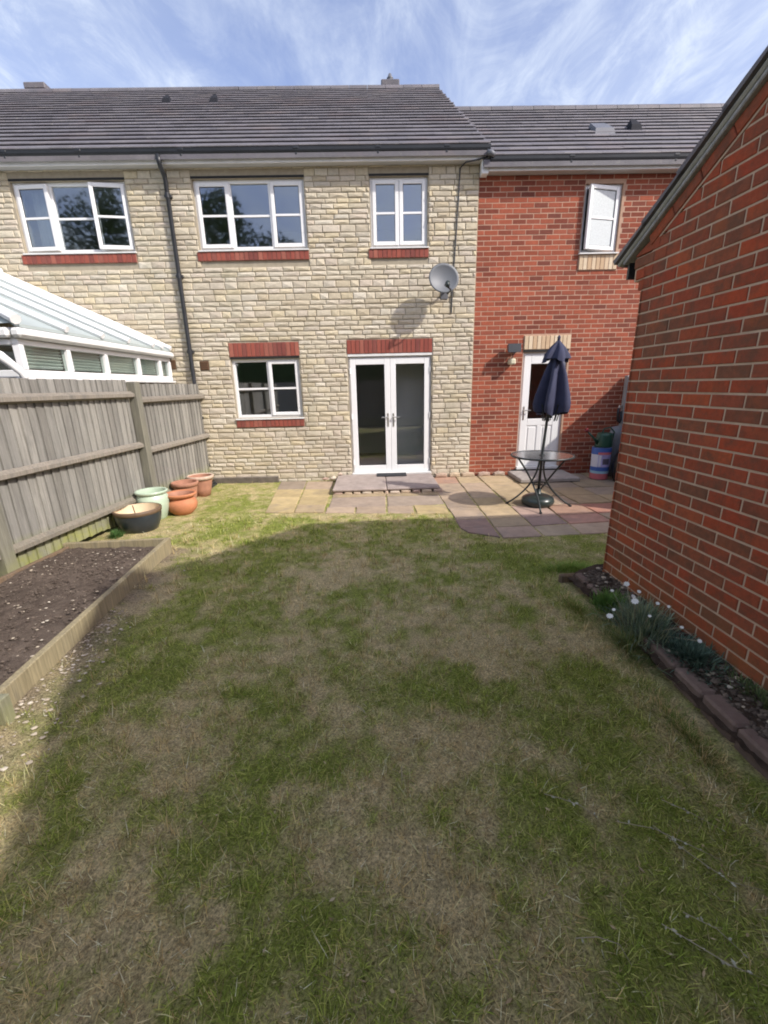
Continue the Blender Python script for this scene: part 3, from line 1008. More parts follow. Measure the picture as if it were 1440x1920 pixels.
# French doors
def french(hs, x0, x1, z0, z1, y=.045):
    fr = .045
    m = MB()
    m.box(x0, x0 + fr, y, y + .07, z0, z1, .004).box(x1 - fr, x1, y, y + .07, z0, z1, .004)
    m.box(x0 + fr, x1 - fr, y + .001, y + .07, z1 - fr, z1, .004)
    d = m.build('french_door', M['upvc'], hs)
    MB().box(x0 - .01, x1 + .01, -.05, y + .07, z0 - .02, z0 + .03, .006).build('threshold', M['upvc_dull'], d)
    xm = (x0 + x1) / 2
    for (a, b, sd) in ((x0 + fr - .02, xm - .002, 'l'), (xm + .002, x1 - fr + .02, 'r')):
        stl, yy = .098, y - .02
        za, zb = z0 + .032, z1 - fr + .018
        m = MB()
        m.box(a, a + stl, yy, yy + .055, za, zb, .006).box(b - stl, b, yy, yy + .055, za, zb, .006)
        m.box(a + stl, b - stl, yy + .001, yy + .055, za, za + .13, .006).box(a + stl, b - stl, yy + .001, yy + .055, zb - .105, zb, .006)
        m.build('door_leaf', M['upvc'], d)
        k = MB()
        g = .007
        for q in ((a + stl, a + stl + g, za + .13, zb - .105), (b - stl - g, b - stl, za + .13, zb - .105),
                  (a + stl + g, b - stl - g, za + .13, za + .13 + g), (a + stl + g, b - stl - g, zb - .105 - g, zb - .105)):
            k.box(q[0], q[1], yy + .012, yy + .024, q[2], q[3])
        k.build('gasket', M['gasket'], d)
        MB().box(a + stl, b - stl, yy + .02, yy + .026, za + .13, zb - .105).build('pane', M['glass_door'], d)
        hx = (b - .047) if sd == 'l' else (a + .047)
        h = MB().box(hx - .014, hx + .014, yy - .008, yy, .86, 1.10, .005)
        s = -1 if sd == 'l' else 1
        h.tube([(hx, yy - .008, 1.03), (hx, yy - .045, 1.03), (hx + s * .03, yy - .05, 1.03), (hx + s * .115, yy - .05, 1.03)], .009, 8)
        h.build('handle', M['chrome'], d)
        for hz_ in (.22, 1.05, 1.83):
            ex = a if sd == 'l' else b
            MB().tube([(ex, yy - .006, hz_ - .05), (ex, yy - .006, hz_ + .05)], .011, 8).build('hinge', M['upvc_dull'], d)
french(house, *FD)
rooms(house, XM + .05, XR - .05, ((0.0, 2.4), (2.65, 4.75)), cuts=(-.9,))
MB().box(.31, 1.6, .70, .82, 0.001, 2.39).build('partition_wall', M['partition'], house)
roof_mid = make_roof(house, XM, 1.85, 5.127, -.21, 5.32)
MB().add([(1.86, -.21, 4.988 - .06), (1.86, 5.32, 8.638 - .06), (1.82, 5.32, 8.638 - .06), (1.82, -.21, 4.988 - .06),
          (1.86, -.21, 4.988 + .012), (1.86, 5.32, 8.638 + .012), (1.82, 5.32, 8.638 + .012), (1.82, -.21, 4.988 + .012)],
         [(0, 1, 2, 3), (7, 6, 5, 4), (0, 4, 5, 1), (2, 6, 7, 3), (0, 3, 7, 4), (1, 5, 6, 2)]).build('verge', M['tile'], house)
MB().add([(XR - .26, .26, -.1), (XR, .26, -.1), (XR, 10.3, -.1), (XR - .26, 10.3, -.1), (XR - .26, .26, 4.9), (XR, .26, 4.9),
          (XR, 10.3, 4.9), (XR - .26, 10.3, 4.9), (XR - .26, 5.32, 8.35), (XR, 5.32, 8.35)],
         [(1, 2, 6, 9, 5), (0, 4, 8, 7, 3), (2, 3, 7, 6), (5, 9, 8, 4), (9, 6, 7, 8)]).build('gable', M['stone_mortar'], house)
eaves(house, XM, 1.86, 5.0, brackets=[-2.75, -1.05, .17, 1.2])
# small end box where the two eaves meet
MB().box(1.752, 1.86, -.152, -.004, 4.655, 4.84, .01).build('eaves_box', M['fascia'], house)
MB().tube([(1.80, -.235, 4.90), (1.86, -.25, 4.875), (1.92, -.25, 4.85)], [.03, .042, .03], 10).build('gutter_cap', M['lead'], house, smooth=True)
def roof_vent(hs, x, y, z0, s=1.0, mat='vent_black', tall=True):
    z = z0 + SLOPE * y
    m = MB().add([(x - .13 * s, y - .16 * s, z - .09), (x + .13 * s, y - .16 * s, z - .09), (x + .10 * s, y + .2 * s, z + .15 * s), (x - .10 * s, y + .2 * s, z + .15 * s),
                  (x - .10 * s, y - .10 * s, z + .10 * s), (x + .10 * s, y - .10 * s, z + .10 * s), (x + .05 * s, y + .08 * s, z + .27 * s), (x - .05 * s, y + .08 * s, z + .27 * s)] if tall else
                 [(x - .18 * s, y - .20 * s, z - .12), (x + .18 * s, y - .20 * s, z - .12), (x + .15 * s, y + .2 * s, z + .13 * s), (x - .15 * s, y + .2 * s, z + .13 * s),
                  (x - .16 * s, y - .16 * s, z - .005), (x + .16 * s, y - .16 * s, z - .005), (x + .13 * s, y + .15 * s, z + .21 * s), (x - .13 * s, y + .15 * s, z + .21 * s)],
                 [(0, 1, 5, 4), (1, 2, 6, 5), (2, 3, 7, 6), (3, 0, 4, 7), (4, 5, 6, 7)])
    m.build('roof_vent', M[mat], hs)
roof_vent(house, -4.32 + 1.3, 3.9, 5.127, 1.0) if False else None
def chimney(hs, x0, x1, zt, pot=None):
    c = MB()
    rng = random.Random(5)
    c.box(x0 + .05, x1 - .05, 5.45, 5.85, 7.6, zt - .14)
    ch = c.build('chimney', M['soldier'], hs)
    MB().box(x0, x1, 5.38, 5.92, zt - .14, zt, .02).build('chimney_cap', M['tile'], ch)
    if pot:
        px = pot
        MB().lathe([(.09, 0), (.10, .04), (.075, .06), (.07, .13), (.085, .15), (.06, .17), (.035, .24), (.0, .26)], (px, 5.65, zt), 12).build('chimney_pot', M['lead'], ch, smooth=True)
chimney(house, .41, .87, 8.90, .645)
vent = MB().box(-2.975, -2.825, -.012, .02, 1.90, 2.05, .006)
for i in range(4):
    vent.box(-2.96, -2.84, -.02, -.0125, 1.915 + i * .034, 1.932 + i * .034)
vent.build('air_vent', M['vent_brown'], house)
MB().box(-3.0, -1.80, -.075, -.019, -.14, .012, .012).build('plinth', M['plinth'], house)
# rainwater pipe between the two stone houses
pm = MB().tube([(-3.09, -.207, 4.93), (-3.09, -.207, 4.84), (-3.09, -.17, 4.78), (-3.09, -.10, 4.72), (-3.09, -.065, 4.66), (-3.09, -.065, 2.0),
                (-3.09, -.065, .06), (-3.085, -.10, 0.0), (-3.08, -.17, -.04)], .034, 12)
pipe = pm.build('downpipe', M['black_plastic'], house, smooth=True)
for zb in (4.46, 3.35, 2.2, 1.1, .25):
    MB().box(-3.145, -3.035, -.07, -.002, zb - .02, zb + .02, .004).tube([(-3.09, -.065, zb - .035), (-3.09, -.065, zb + .035)], .041, 12).build('pipe_clip', M['black_plastic'], pipe)

# --- left stone house
lhouse = thing('stone_house', (-6.2, 0, -0.1), 'pale stone house behind the white conservatory, its casement window ajar', 'house', group='terraced houses')
stone_front(lhouse, XL, XM - .004, [W1], [grow(W1, .17, .035, .012), (-3.535, -3.385, 1.93, 2.08)], 23)
soldier(lhouse, W1[0] - .065, W1[1] + .005, W1[2] - .165, W1[2] - .033, 'brick_sill', M['soldier'], M['soldier_mortar'])
MB().box(W1[0] - .012, W1[1] + .012, -.006, .045, W1[3] + .004, W1[3] + .034).build('lintel', M['gasket'], lhouse)
window(lhouse, *W1, [(.50, 'l', 4), (.62, 'f', 0), (.50, 'r', 9)])
rooms(lhouse, XL + .1, XM - .05, ((0.0, 2.4), (2.65, 4.75)))
cm = MB()
for k, (xa, xb) in enumerate(((-5.40, -5.02),)):
    n = 26
    b0 = len(cm.v)
    for zc, sp in ((4.66, 1.0), (4.2, .55), (3.76, .8)):
        for i in range(n):
            t = i / (n - 1)
            cm.v.append((xa + (xb - xa) * t * sp, .30 + .025 * math.sin(t * 26), zc))
    for r_ in range(2):
        for i in range(n - 1):
            a = b0 + r_ * n + i
            cm.f.append((a, a + 1, a + 1 + n, a + n))
cm.build('curtain', M['curtain'], lhouse, smooth=True)
make_roof(lhouse, XL, XM, 5.127, -.21, 5.32)
eaves(lhouse, XL, XM - .002, 5.0, brackets=[-8.4, -7.2, -6.3, -5.32, -4.24])
for x in (-4.28, -3.26):
    roof_vent(lhouse, x, 3.62, 5.127, .72)
chimney(lhouse, -8.39, -7.87, 8.92)
vent = MB().box(-3.535, -3.385, -.012, .02, 1.93, 2.08, .006)
for i in range(4):
    vent.box(-3.52, -3.40, -.02, -.0125, 1.945 + i * .034, 1.962 + i * .034)
vent.build('air_vent', M['vent_brown'], lhouse)
MB().add([(XL, .26, -.1), (XL + .2, .26, -.1), (XL + .2, 10.3, -.1), (XL, 10.3, -.1), (XL, .26, 4.9), (XL + .2, .26, 4.9), (XL + .2, 10.3, 4.9), (XL, 10.3, 4.9),
          (XL, 5.32, 8.35), (XL + .2, 5.32, 8.35)], [(0, 4, 8, 7, 3), (1, 2, 6, 9, 5), (2, 3, 7, 6), (8, 4, 5, 9), (7, 8, 9, 6)]).build('gable', M['stone_mortar'], lhouse)

# --- brick house
bhouse = thing('brick_house', (5.0, 0, -0.1), 'red brick house with a white half-glazed back door and one open upstairs window', 'house', group='terraced houses')
XE = 9.6
rngb = random.Random(31)
bw_ = wall_backing(XR + .003, XE, -.16, 4.80, [BW, BD], .012, .27).build('wall', M['brick_mortar'], bhouse)
st = [(BW[0] - .006, BW[1] + .03, BW[2] - .265, BW[3] + .02), (BD[0] - .006, BD[1] + .025, -.2, BD[3] + .27)]
lay_wall(bw_, courses(XR + .005, XE, -.105, 4.70, rngb, 'brick', st), M['brick'], 'brick', on_facade(.014), .02, .0022, .0009, .004, rngb, 300, off=.0015)
soldier(bhouse, BW[0] - .005, BW[1] + .03, BW[2] - .26, BW[2] - .035, 'brick_sill', M['cream_brick'], M['brick_mortar'], .012)
soldier(bhouse, BD[0] - .002, BD[1] + .022, BD[3] + .04, BD[3] + .267, 'brick_lintel', M['cream_brick'], M['brick_mortar'], .010)
MB().box(BD[0], BD[1], -.002, .06, BD[3] + .002, BD[3] + .038).build('lintel', M['gasket'], bhouse)
window(bhouse, *BW, [(1, 'r', 13)], y=.06, pane=M['frosted'])
def back_door(hs, x0, x1, z0, z1, y=.055):
    fr = .05
    m = MB()
    m.box(x0, x0 + fr, y, y + .07, z0, z1, .004).box(x1 - fr, x1, y, y + .07, z0, z1, .004)
    m.box(x0 + fr, x1 - fr, y + .001, y + .07, z1 - fr, z1, .004)
    d = m.build('back_door', M['upvc'], hs)
    MB().box(x0, x1, -.03, y + .07, z0 - .03, z0 + .02, .005).build('threshold', M['upvc_dull'], d)
    a, b, za, zb, yy = x0 + fr - .015, x1 - fr + .015, z0 + .022, z1 - fr + .015, y - .015
    s, pz = .125, .935
    m = MB()
    m.box(a, a + s, yy, yy + .05, za, zb, .006).box(b - s, b, yy, yy + .05, za, zb, .006)
    m.box(a + s, b - s, yy + .001, yy + .05, zb - .16, zb, .006)
    m.box(a + s, b - s, yy + .001, yy + .05, pz - .12, pz, .006)
    m.box(a + s, b - s, yy + .001, yy + .05, za, za + .14, .006)
    xm = (a + b) / 2
    m.box(xm - .045, xm + .045, yy + .0015, yy + .05, za + .14, pz - .12, .006)
    m.build('door_leaf', M['upvc'], d)
    for (p, q) in ((a + s, xm - .045), (xm + .045, b - s)):
        k = MB().box(p, q, yy + .012, yy + .045, za + .14, pz - .12)
        k.box(p + .03, q - .03, yy + .002, yy + .0118, za + .17, pz - .15, .008)
        k.build('door_panel', M['upvc'], d)
    MB().box(a + s, b - s, yy + .02, yy + .028, pz, zb - .16).build('pane', M['glass_door'], d)
    hx = a + .05
    h = MB().box(hx - .014, hx + .014, yy - .008, yy, .92, 1.16, .005)
    h.tube([(hx, yy - .008, 1.09), (hx, yy - .045, 1.09), (hx + .03, yy - .05, 1.09), (hx + .115, yy - .05, 1.09)], .009, 8)
    h.build('handle', M['chrome'], d)
back_door(bhouse, *BD)
rooms(bhouse, XR + .1, XE - .2, ((0.0, 2.4), (2.65, 4.6)), y0=.275)
make_roof(bhouse, XR + .02, XE, 4.975, -.21, 3.3)
eaves(bhouse, 1.865, XE, 4.85, brackets=[3.1, 4.7, 6.2])
roof_vent(bhouse, 4.19, 1.3, 4.975, 1.0, 'lead', False)
roof_vent(bhouse, 4.80, 1.33, 4.96, .85)
MB().add([(XE - .2, .27, -.1), (XE, .27, -.1), (XE, 6.6, -.1), (XE - .2, 6.6, -.1), (XE - .2, .27, 4.75), (XE, .27, 4.75), (XE, 6.6, 4.75), (XE - .2, 6.6, 4.75),
          (XE - .2, 3.3, 6.9), (XE, 3.3, 6.9)], [(0, 4, 8, 7, 3), (1, 2, 6, 9, 5), (2, 3, 7, 6), (8, 4, 5, 9), (7, 8, 9, 6)]).build('gable', M['brick_mortar'], bhouse)
# floodlight with sensor beside the back door
fl = thing('security_light', (2.46, 0, 2.1), 'dark security floodlight with a cream sensor box, left of the back door', 'light')
MB().box(2.44, 2.52, -.03, .004, 2.08, 2.2, .006).tube([(2.48, -.03, 2.14), (2.46, -.10, 2.15)], .016, 8).build('bracket', M['black_plastic'], fl)
MB().add([(2.30, -.23, 2.07), (2.52, -.23, 2.07), (2.50, -.07, 2.12), (2.32, -.07, 2.12), (2.30, -.20, 2.21), (2.52, -.20, 2.21), (2.50, -.05, 2.19), (2.32, -.05, 2.19)],
         [(3, 2, 1, 0), (4, 5, 6, 7), (0, 1, 5, 4), (1, 2, 6, 5), (2, 3, 7, 6), (3, 0, 4, 7)]).build('lamp_head', M['black_plastic'], fl)
MB().box(2.36, 2.46, -.17, -.002, 1.875, 1.975, .02).build('sensor', M['lamp_cream'], fl)
MB().tube([(2.47, -.02, 2.08), (2.44, -.03, 2.02), (2.41, -.05, 1.97)], .008, 6).build('wire', M['black_plastic'], fl)

# satellite dish and its cable
ds = thing('satellite_dish', (1.2, 0, 3.1), 'round grey satellite dish on the stone wall below the narrow upstairs window', 'satellite dish')
dn = Vector((0.14, -1, .16)).normalized()
dc = Vector((1.165, -.33, 3.185))
dx = dn.cross(Vector((0, 0, 1))).normalized()
dz = dx.cross(dn)
m = MB()
nr, na = 7, 36
for sgn, offp in ((1, 0), (-1, -.012)):
    k = len(m.v)
    for i in range(nr + 1):
        r_ = i / nr
        for j in range(na):
            a = 2 * math.pi * j / na
            p = dc + dx * (.245 * r_ * math.cos(a)) + dz * (.222 * r_ * math.sin(a)) + dn * (.055 * r_ * r_ - .03 + offp)
            m.v.append(tuple(p))
    for i in range(nr):
        for j in range(na):
            q = (k + i * na + j, k + i * na + (j + 1) % na, k + (i + 1) * na + (j + 1) % na, k + (i + 1) * na + j)
            m.f.append(q if sgn > 0 else q[::-1])
k2 = (nr + 1) * na
for j in range(na):
    m.f.append((nr * na + j, nr * na + (j + 1) % na, k2 + nr * na + (j + 1) % na, k2 + nr * na + j))
m.build('reflector', M['dish'], ds, smooth=True)
arm0 = dc - dz * .22 - dn * .02 - dx * .07
foc = dc + dn * .20 - dx * .0 - dz * .14
MB().tube([dc - dn * .03 - dz * .10, arm0, arm0 + dn * .16, foc - dz * .06], .013, 8).build('arm', M['black_plastic'], ds)
MB().tube([foc - dz * .06, foc, foc - dn * .09], [.03, .036, .026], 10).build('receiver', M['base_plastic'], ds, smooth=True)
MB().tube([dc - dn * .035, dc - dn * .12, (1.23, -.12, 3.05), (1.23, -.02, 3.05)], .018, 8).box(1.17, 1.29, -.03, -.012, 2.94, 3.14, .003).build('bracket', M['lead'], ds)
cb = MB().tube([(1.83, -.18, 4.86), (1.70, -.17, 4.83), (1.50, -.165, 4.80), (1.44, -.03, 4.78), (1.43, -.025, 4.4), (1.405, -.025, 3.9), (1.38, -.025, 3.45), (1.36, -.025, 3.0),
                (1.352, -.025, 2.72)], .011, 6).build('cable', M['black_plastic'])
cb['label'], cb['category'] = 'thin black cable running down the stone wall past the satellite dish', 'cable'

# ------------------------------------------------------------------ garage
TH = .029
garage = thing('brick_garage', (1.872, -4.60, -0.1), 'red brick garage with a tiled gable roof beside the lawn', 'garage')
FG = frame_of((1.872, -4.60, 0), (math.sin(TH), -math.cos(TH), 0))       # local x runs along the wall, y into it
GL, GP, GZ = 5.0, .56, 2.42                                                 # gable length, roof slope, roof-line height at the corner
RK = 2.385                                                                   # where the cut bricks end at u = 0
def rake(u):
    return RK + GP * u if u <= GL / 2 else RK + GP * (GL - u)
gb = MB().add([(0, .009, -.2), (GL, .009, -.2), (GL, .009, 2.36), (GL / 2, .009, rake(GL / 2) + .06), (0, .009, 2.36),
               (0, .22, -.2), (GL, .22, -.2), (GL, .22, 2.36), (GL / 2, .22, rake(GL / 2) + .06), (0, .22, 2.36)],
              [(0, 1, 2, 3, 4), (9, 8, 7, 6, 5), (0, 4, 9, 5), (1, 6, 7, 2)])
gwall = gb.build('wall', M['garage_mortar'], garage, frame=FG)
MB().box(.2205, 6.0, -.21, -.009, -.2, 2.36).build('side_wall', M['garage_mortar'], garage, frame=frame_of((1.872, -4.60, 0), (1, 0, 0)))
rg = random.Random(77)
rects = []
z = 1.571 - 23 * .075
k = 0
while z < 3.95:
    u = 0.0
    first = True
    while u < GL:
        L = .1125 if (first and (k % 2)) else .225
        ue = min(GL, u + L)
        rects.append((u + (.006 if u else 0), ue - .006, z + .006, z + .075 - .006))
        u = ue
        first = False
    z += .075
    k += 1
def cut_rake(poly):
    for sg in (1, -1):
        out = []
        n = len(poly)
        f = (lambda p: p[1] - (RK + GP * p[0])) if sg == 1 else (lambda p: p[1] - (RK + GP * (GL - p[0])))
        for i in range(n):
            a, b = poly[i], poly[(i + 1) % n]
            fa, fb = f(a), f(b)
            if fa <= 0:
                out.append(a)
            if (fa < 0 < fb) or (fb < 0 < fa):
                t = fa / (fa - fb)
                out.append((a[0] + (b[0] - a[0]) * t, a[1] + (b[1] - a[1]) * t))
        poly = out
        if len(poly) < 3:
            return None
    return poly
lay_wall(gwall, rects, M['garage_brick'], 'brick', FG @ Matrix.Translation((0, .009, 0)), .02, .0028, .0011, .0045, rg, 300, cut_rake, .0014)
rects = []
for k in range(31):
    zc = 1.571 + (k - 21) * .075
    u = -.1125 if k % 2 else 0
    while u < 4.0:
        rects.append((max(u, 0) + .005, min(u + .22, 4.0), zc + .0055, zc + .0695))
        u += .225
lay_wall(garage, rects, M['garage_brick'], 'brick', frame_of((5.872, -4.609, 0), (-1, 0, 0)), .02, .0035, .0011, .007, rg, 0)
# corbelled courses that carry the eaves at the corner
for i, (d, e) in enumerate(((.037, .105), (.080, .105), (.110, .22))):
    zc = 1.571 + (8 + i) * .075
    us = [-d, e] if i < 2 else [-d, .10, e]
    for p, q in zip(us[:-1], us[1:]):
        MB().box(p + (.004 if p > -d else 0), q - .004, .002, .21, zc + .006, zc + .069, .004).build('corbel_brick', M['garage_brick'], gwall, frame=FG)
zc = 1.571 + 11 * .075
MB().prism([(-.110, zc + .006), (.14, zc + .006), (.14, zc + .069), (.03, zc + .069), (-.110, zc + .012)], .2, .004, rg, .0012, -.002).build('corbel_brick', M['garage_brick'], gwall, frame=FG)
MB().box(-.106, .20, .012, .2, zc - .152, zc + .0).build('corbel_mortar', M['garage_mortar'], gwall, frame=FG)
# raking brick band, cement strip and roof tiles along the verge
for (ua, ub, sg) in ((-.20, GL / 2, 1), (GL / 2, GL + .2, -1)):
    org = FG @ Vector((ua, 0, rake(0) + GP * ua if sg == 1 else rake(GL / 2)))
    dirv = Vector((1, 0, GP * sg)).normalized()
    wd = FG.to_3x3() @ dirv
    upv = FG.to_3x3() @ Vector((-GP * sg, 0, 1)).normalized()
    fr = frame_of(org, wd, upv)
    L = (ub - ua) / dirv.x
    m = MB().box(.30 if sg == 1 else 0, L, .004, .1, .002, .0135)
    m.build('rake_mortar', M['garage_mortar'], garage, frame=fr)
    u = .30 if sg == 1 else 0.0
    while u < L - .02:
        e = min(u + .225, L)
        MB().prism([(u + .003, .0145), (e - .003, .0145), (e - .003, .085), (u + .003, .085)], .06, .004, rg, .001, .004).build('rake_brick', M['garage_brick'], garage, frame=fr)
        u = e
    MB().box(.05 if sg == 1 else 0, L, -.030, .10, .086, .112, .006).build('undercloak', M['grey_wood'], garage, frame=fr)
    m = MB()
    m.box(-.0, L, -.042, .10, .1125, .138, .010)
    m.build('verge', M['verge'], garage, frame=fr)
    u = 0.0
    while u < L:
        e = min(u + .33, L)
        q = .010
        m = MB().add([(u, -.060, .140), (e + .03, -.060, .140), (e + .03, .30, .140), (u, .30, .140),
                      (u, -.060, .140 + .034), (e + .03, -.060, .140 + .016), (e + .03, .30, .140 + .016), (u, .30, .140 + .034)] if sg == 1 else
                     [(u - .03, -.060, .140), (e, -.060, .140), (e, .30, .140), (u - .03, .30, .140),
                      (u - .03, -.060, .140 + .016), (e, -.060, .140 + .034), (e, .30, .140 + .034), (u - .03, .30, .140 + .016)],
                     [(0, 3, 2, 1), (4, 5, 6, 7), (0, 1, 5, 4), (1, 2, 6, 5), (2, 3, 7, 6), (3, 0, 4, 7)])
        m.build('verge_tile', M['tile'], garage, frame=fr)
        u = e
    MB().box(-.06 if sg == 1 else 0, L if sg == 1 else L + .06, .30, 6.0, .11, .165).build('roof', M['tile'], garage, frame=fr)
MB().box(-.285, -.205, -.02, 5.8, 2.375, 2.44, .02).build('gutter', M['black_plastic'], garage, frame=FG)
MB().box(-.198, -.175, .005, 5.8, 2.28, 2.40).build('fascia', M['black_plastic'], garage, frame=FG)

# ------------------------------------------------------------------ boundary fence on the left
FA = Vector((.089, 1, 0)).normalized()
fence = thing('board_fence', (-3.1, -1.0, -0.1), 'weathered grey vertical board fence with rails, running beside the raised soil bed', 'fence')
FF = frame_of((-3.033, 0, 0), FA)                     # local x runs towards the house (negative = away), front = -y
rf = random.Random(5)
def fence_panel(ua, ub, ztop, zr, zbot=-.02):
    u = ua
    while u < ub - .02:
        w = min(rf.uniform(.088, .108), ub - u)
        zt = ztop + rf.uniform(-.006, .006)
        zb = zbot + rf.uniform(-.012, .012)
        ln = rf.uniform(-.004, .004)
        t0, t1 = rf.uniform(-.001, .003), -.010 + rf.uniform(-.004, .003)
        ul = u - .016
        m = MB().add([(ul, t1, zb), (u + w, .010 + t0, zb), (u + w + ln, .010 + t0, zt), (ul + ln, t1, zt),
                      (ul, t1 + .020, zb), (u + w, .018 + t0, zb), (u + w + ln, .018 + t0, zt), (ul + ln, t1 + .020, zt)],
                     [(0, 1, 2, 3), (7, 6, 5, 4), (0, 4, 5, 1), (3, 2, 6, 7), (0, 3, 7, 4), (1, 5, 6, 2)])
        m.build('board', M['fence'], fence, frame=FF)
        u += w
    for z in zr:
        sag = rf.uniform(-.006, .006)
        MB().add([(ua - .01, -.075, z - .030), (ub + .01, -.075, z - .030 + sag), (ub + .01, -.02, z - .052 + sag), (ua - .01, -.02, z - .052),
                  (ua - .01, -.075, z + .008), (ub + .01, -.075, z + .008 + sag), (ub + .01, -.02, z + .040 + sag), (ua - .01, -.02, z + .040)],
                 [(0, 3, 2, 1), (4, 5, 6, 7), (0, 1, 5, 4), (1, 2, 6, 5), (2, 3, 7, 6), (3, 0, 4, 7)]).build('rail', M['rail'], fence, frame=FF)
fence_panel(-1.84, -.03, 1.675, (1.465, .785, .10))
fence_panel(-4.13, -1.97, 1.72, (1.545, .88, .205))
fence_panel(-6.40, -4.27, 1.74, (1.56, .89, .21))
fence_panel(-10.2, -6.54, 1.74, (1.56, .89, .21))
for u, zt in ((-1.905, 1.70), (-4.20, 1.73), (-6.47, 1.74)):
    MB().box(u - .058, u + .058, -.098, .016, -.25, zt, .006).build('post', M['post'], fence, frame=FF)

# ------------------------------------------------------------------ raised bed on the left
bed = thing('raised_bed', (-2.7, -5.0, -0.1), 'raised soil bed edged with timber boards along the weathered fence', 'raised bed')
b0, b1, b2 = Vector((-2.20, -3.53, 0)), Vector((-1.995, -5.92, 0)), Vector((-1.81, -8.3, 0))
for a, b, zt, wn_ in ((b0, b1, .085, 0), (b1 + Vector((.012, -.005, 0)), b2, .075, 0)):
    fr = frame_of(a, b - a)
    L = (b - a).length
    MB().box(0, L, -.0, .046, -.2, zt, .005).build('board', M['bed_wood'], bed, frame=Matrix(((fr[0][0], -fr[0][1], 0, a.x), (fr[1][0], -fr[1][1], 0, a.y), (0, 0, 1, 0), (0, 0, 0, 1))) if False else fr @ Matrix.Translation((0, -.046, 0)))
MB().box(0, 1.07, 0, .045, -.2, .075, .005).build('board', M['bed_wood'], bed, frame=frame_of((-3.28, -3.60, 0), (1, .062, 0)))
MB().box(-.03, .03, -.03, .03, -.3, .10, .005).build('peg', M['post'], bed, frame=Matrix.Translation((-1.955, -5.965, 0)))
MB().box(-6.2, -3.60, -.135, -.10, -.2, .045, .004).build('board', M['brown_wood'], bed, frame=FF)
MB().box(-3.55, -.15, -.05, -.025, -.2, -.02, .004).build('board', M['brown_wood'], bed, frame=FF) if False else None
def soil_z(x, y):
    return .015 + .05 * (fbm(x * 2.2 + 3, y * 2.2 + 30, 41, 3) - .5) + .035 * (fbm(x * 14 + 3, y * 14 + 90, 51, 3) - .5)
me = grid_mesh('soil', np.linspace(0, 1, 46), np.linspace(-8.2, -3.59, 160), lambda X, Y: soil_z(X * 1.3 - 3.3, Y), M['soil'])
co = np.empty(len(me.vertices) * 3, np.float32)
me.vertices.foreach_get('co', co)
co = co.reshape(-1, 3)
xl = -3.033 + .089 * co[:, 1] + .11
xr = bed_x(co[:, 1]) - .055
co[:, 0] = xl + (xr - xl) * co[:, 0]
me.vertices.foreach_set('co', co.ravel())
place(me, 'soil', bed, kind='stuff')
def pebble(m, x, y, z, s, rng, flat=.55):
    k = len(m.v)
    a0 = rng.uniform(0, 6.28)
    n = 6
    for zz_, rr in ((-.35, .75), (.25, 1.0)):
        for j in range(n):
            a = a0 + 2 * math.pi * j / n
            q = s * rr * rng.uniform(.7, 1.2)
            m.v.append((x + q * math.cos(a) * 1.25, y + q * math.sin(a), z + zz_ * s * flat))
    m.v.append((x + rng.uniform(-.3, .3) * s, y, z + s * flat * rng.uniform(.7, 1.1)))
    for j in range(n):
        m.f.append((k + j, k + (j + 1) % n, k + n + (j + 1) % n, k + n + j))
        m.f.append((k + n + j, k + n + (j + 1) % n, k + 2 * n))
rp = random.Random(3)
chips, clods = MB(), MB()
for i in range(6500):
    y = rp.uniform(-8.0, -3.64)
    f = rp.random()
    xl_, xr_ = -3.033 + .089 * y + .15, bed_x(y) - .08
    x = xl_ + (xr_ - xl_) * f
    zz_ = float(soil_z(np.array([x]), np.array([y]))[0])
    dens = float(fbm(np.array([x * 2.5]), np.array([y * 2.5 + 20]), 61, 3)[0])
    if rp.random() < .13 and dens > .42:
        pebble(chips, x, y, zz_ + .004, rp.choice([.003, .004, .006, .010]), rp)
    else:
        pebble(clods, x, y, zz_ + .002, rp.choice([.003, .005, .007, .010]), rp, 1.0)
chips.build('stone_chips', M['chips'], bed, kind='stuff')
clods.build('soil_clods', M['bark'], bed, kind='stuff')
# pale chips spilled along the foot of the board
sp = MB()
for i in range(700):
    y = rp.uniform(-7.6, -3.9)
    dd = abs(rp.gauss(0, .12))
    x = bed_x(y) + .02 + dd
    dens = float(fbm(np.array([x * 3]), np.array([y * 3 + 50]), 63, 3)[0]) + (.16 if y < -5.2 else 0) + (.12 if y < -5.85 else 0)
    if dens < .50:
        continue
    pebble(sp, x, y, float(lawn_z(np.array([x]), np.array([y]))[0]) + .008, rp.choice([.004, .005, .006, .008, .010 if y > -5.8 else .013]), rp)
o = sp.build('spilled_stone_chips', M['chips'], kind='stuff')
o['label'] = 'pale stone chips spilled along the foot of the raised bed board'

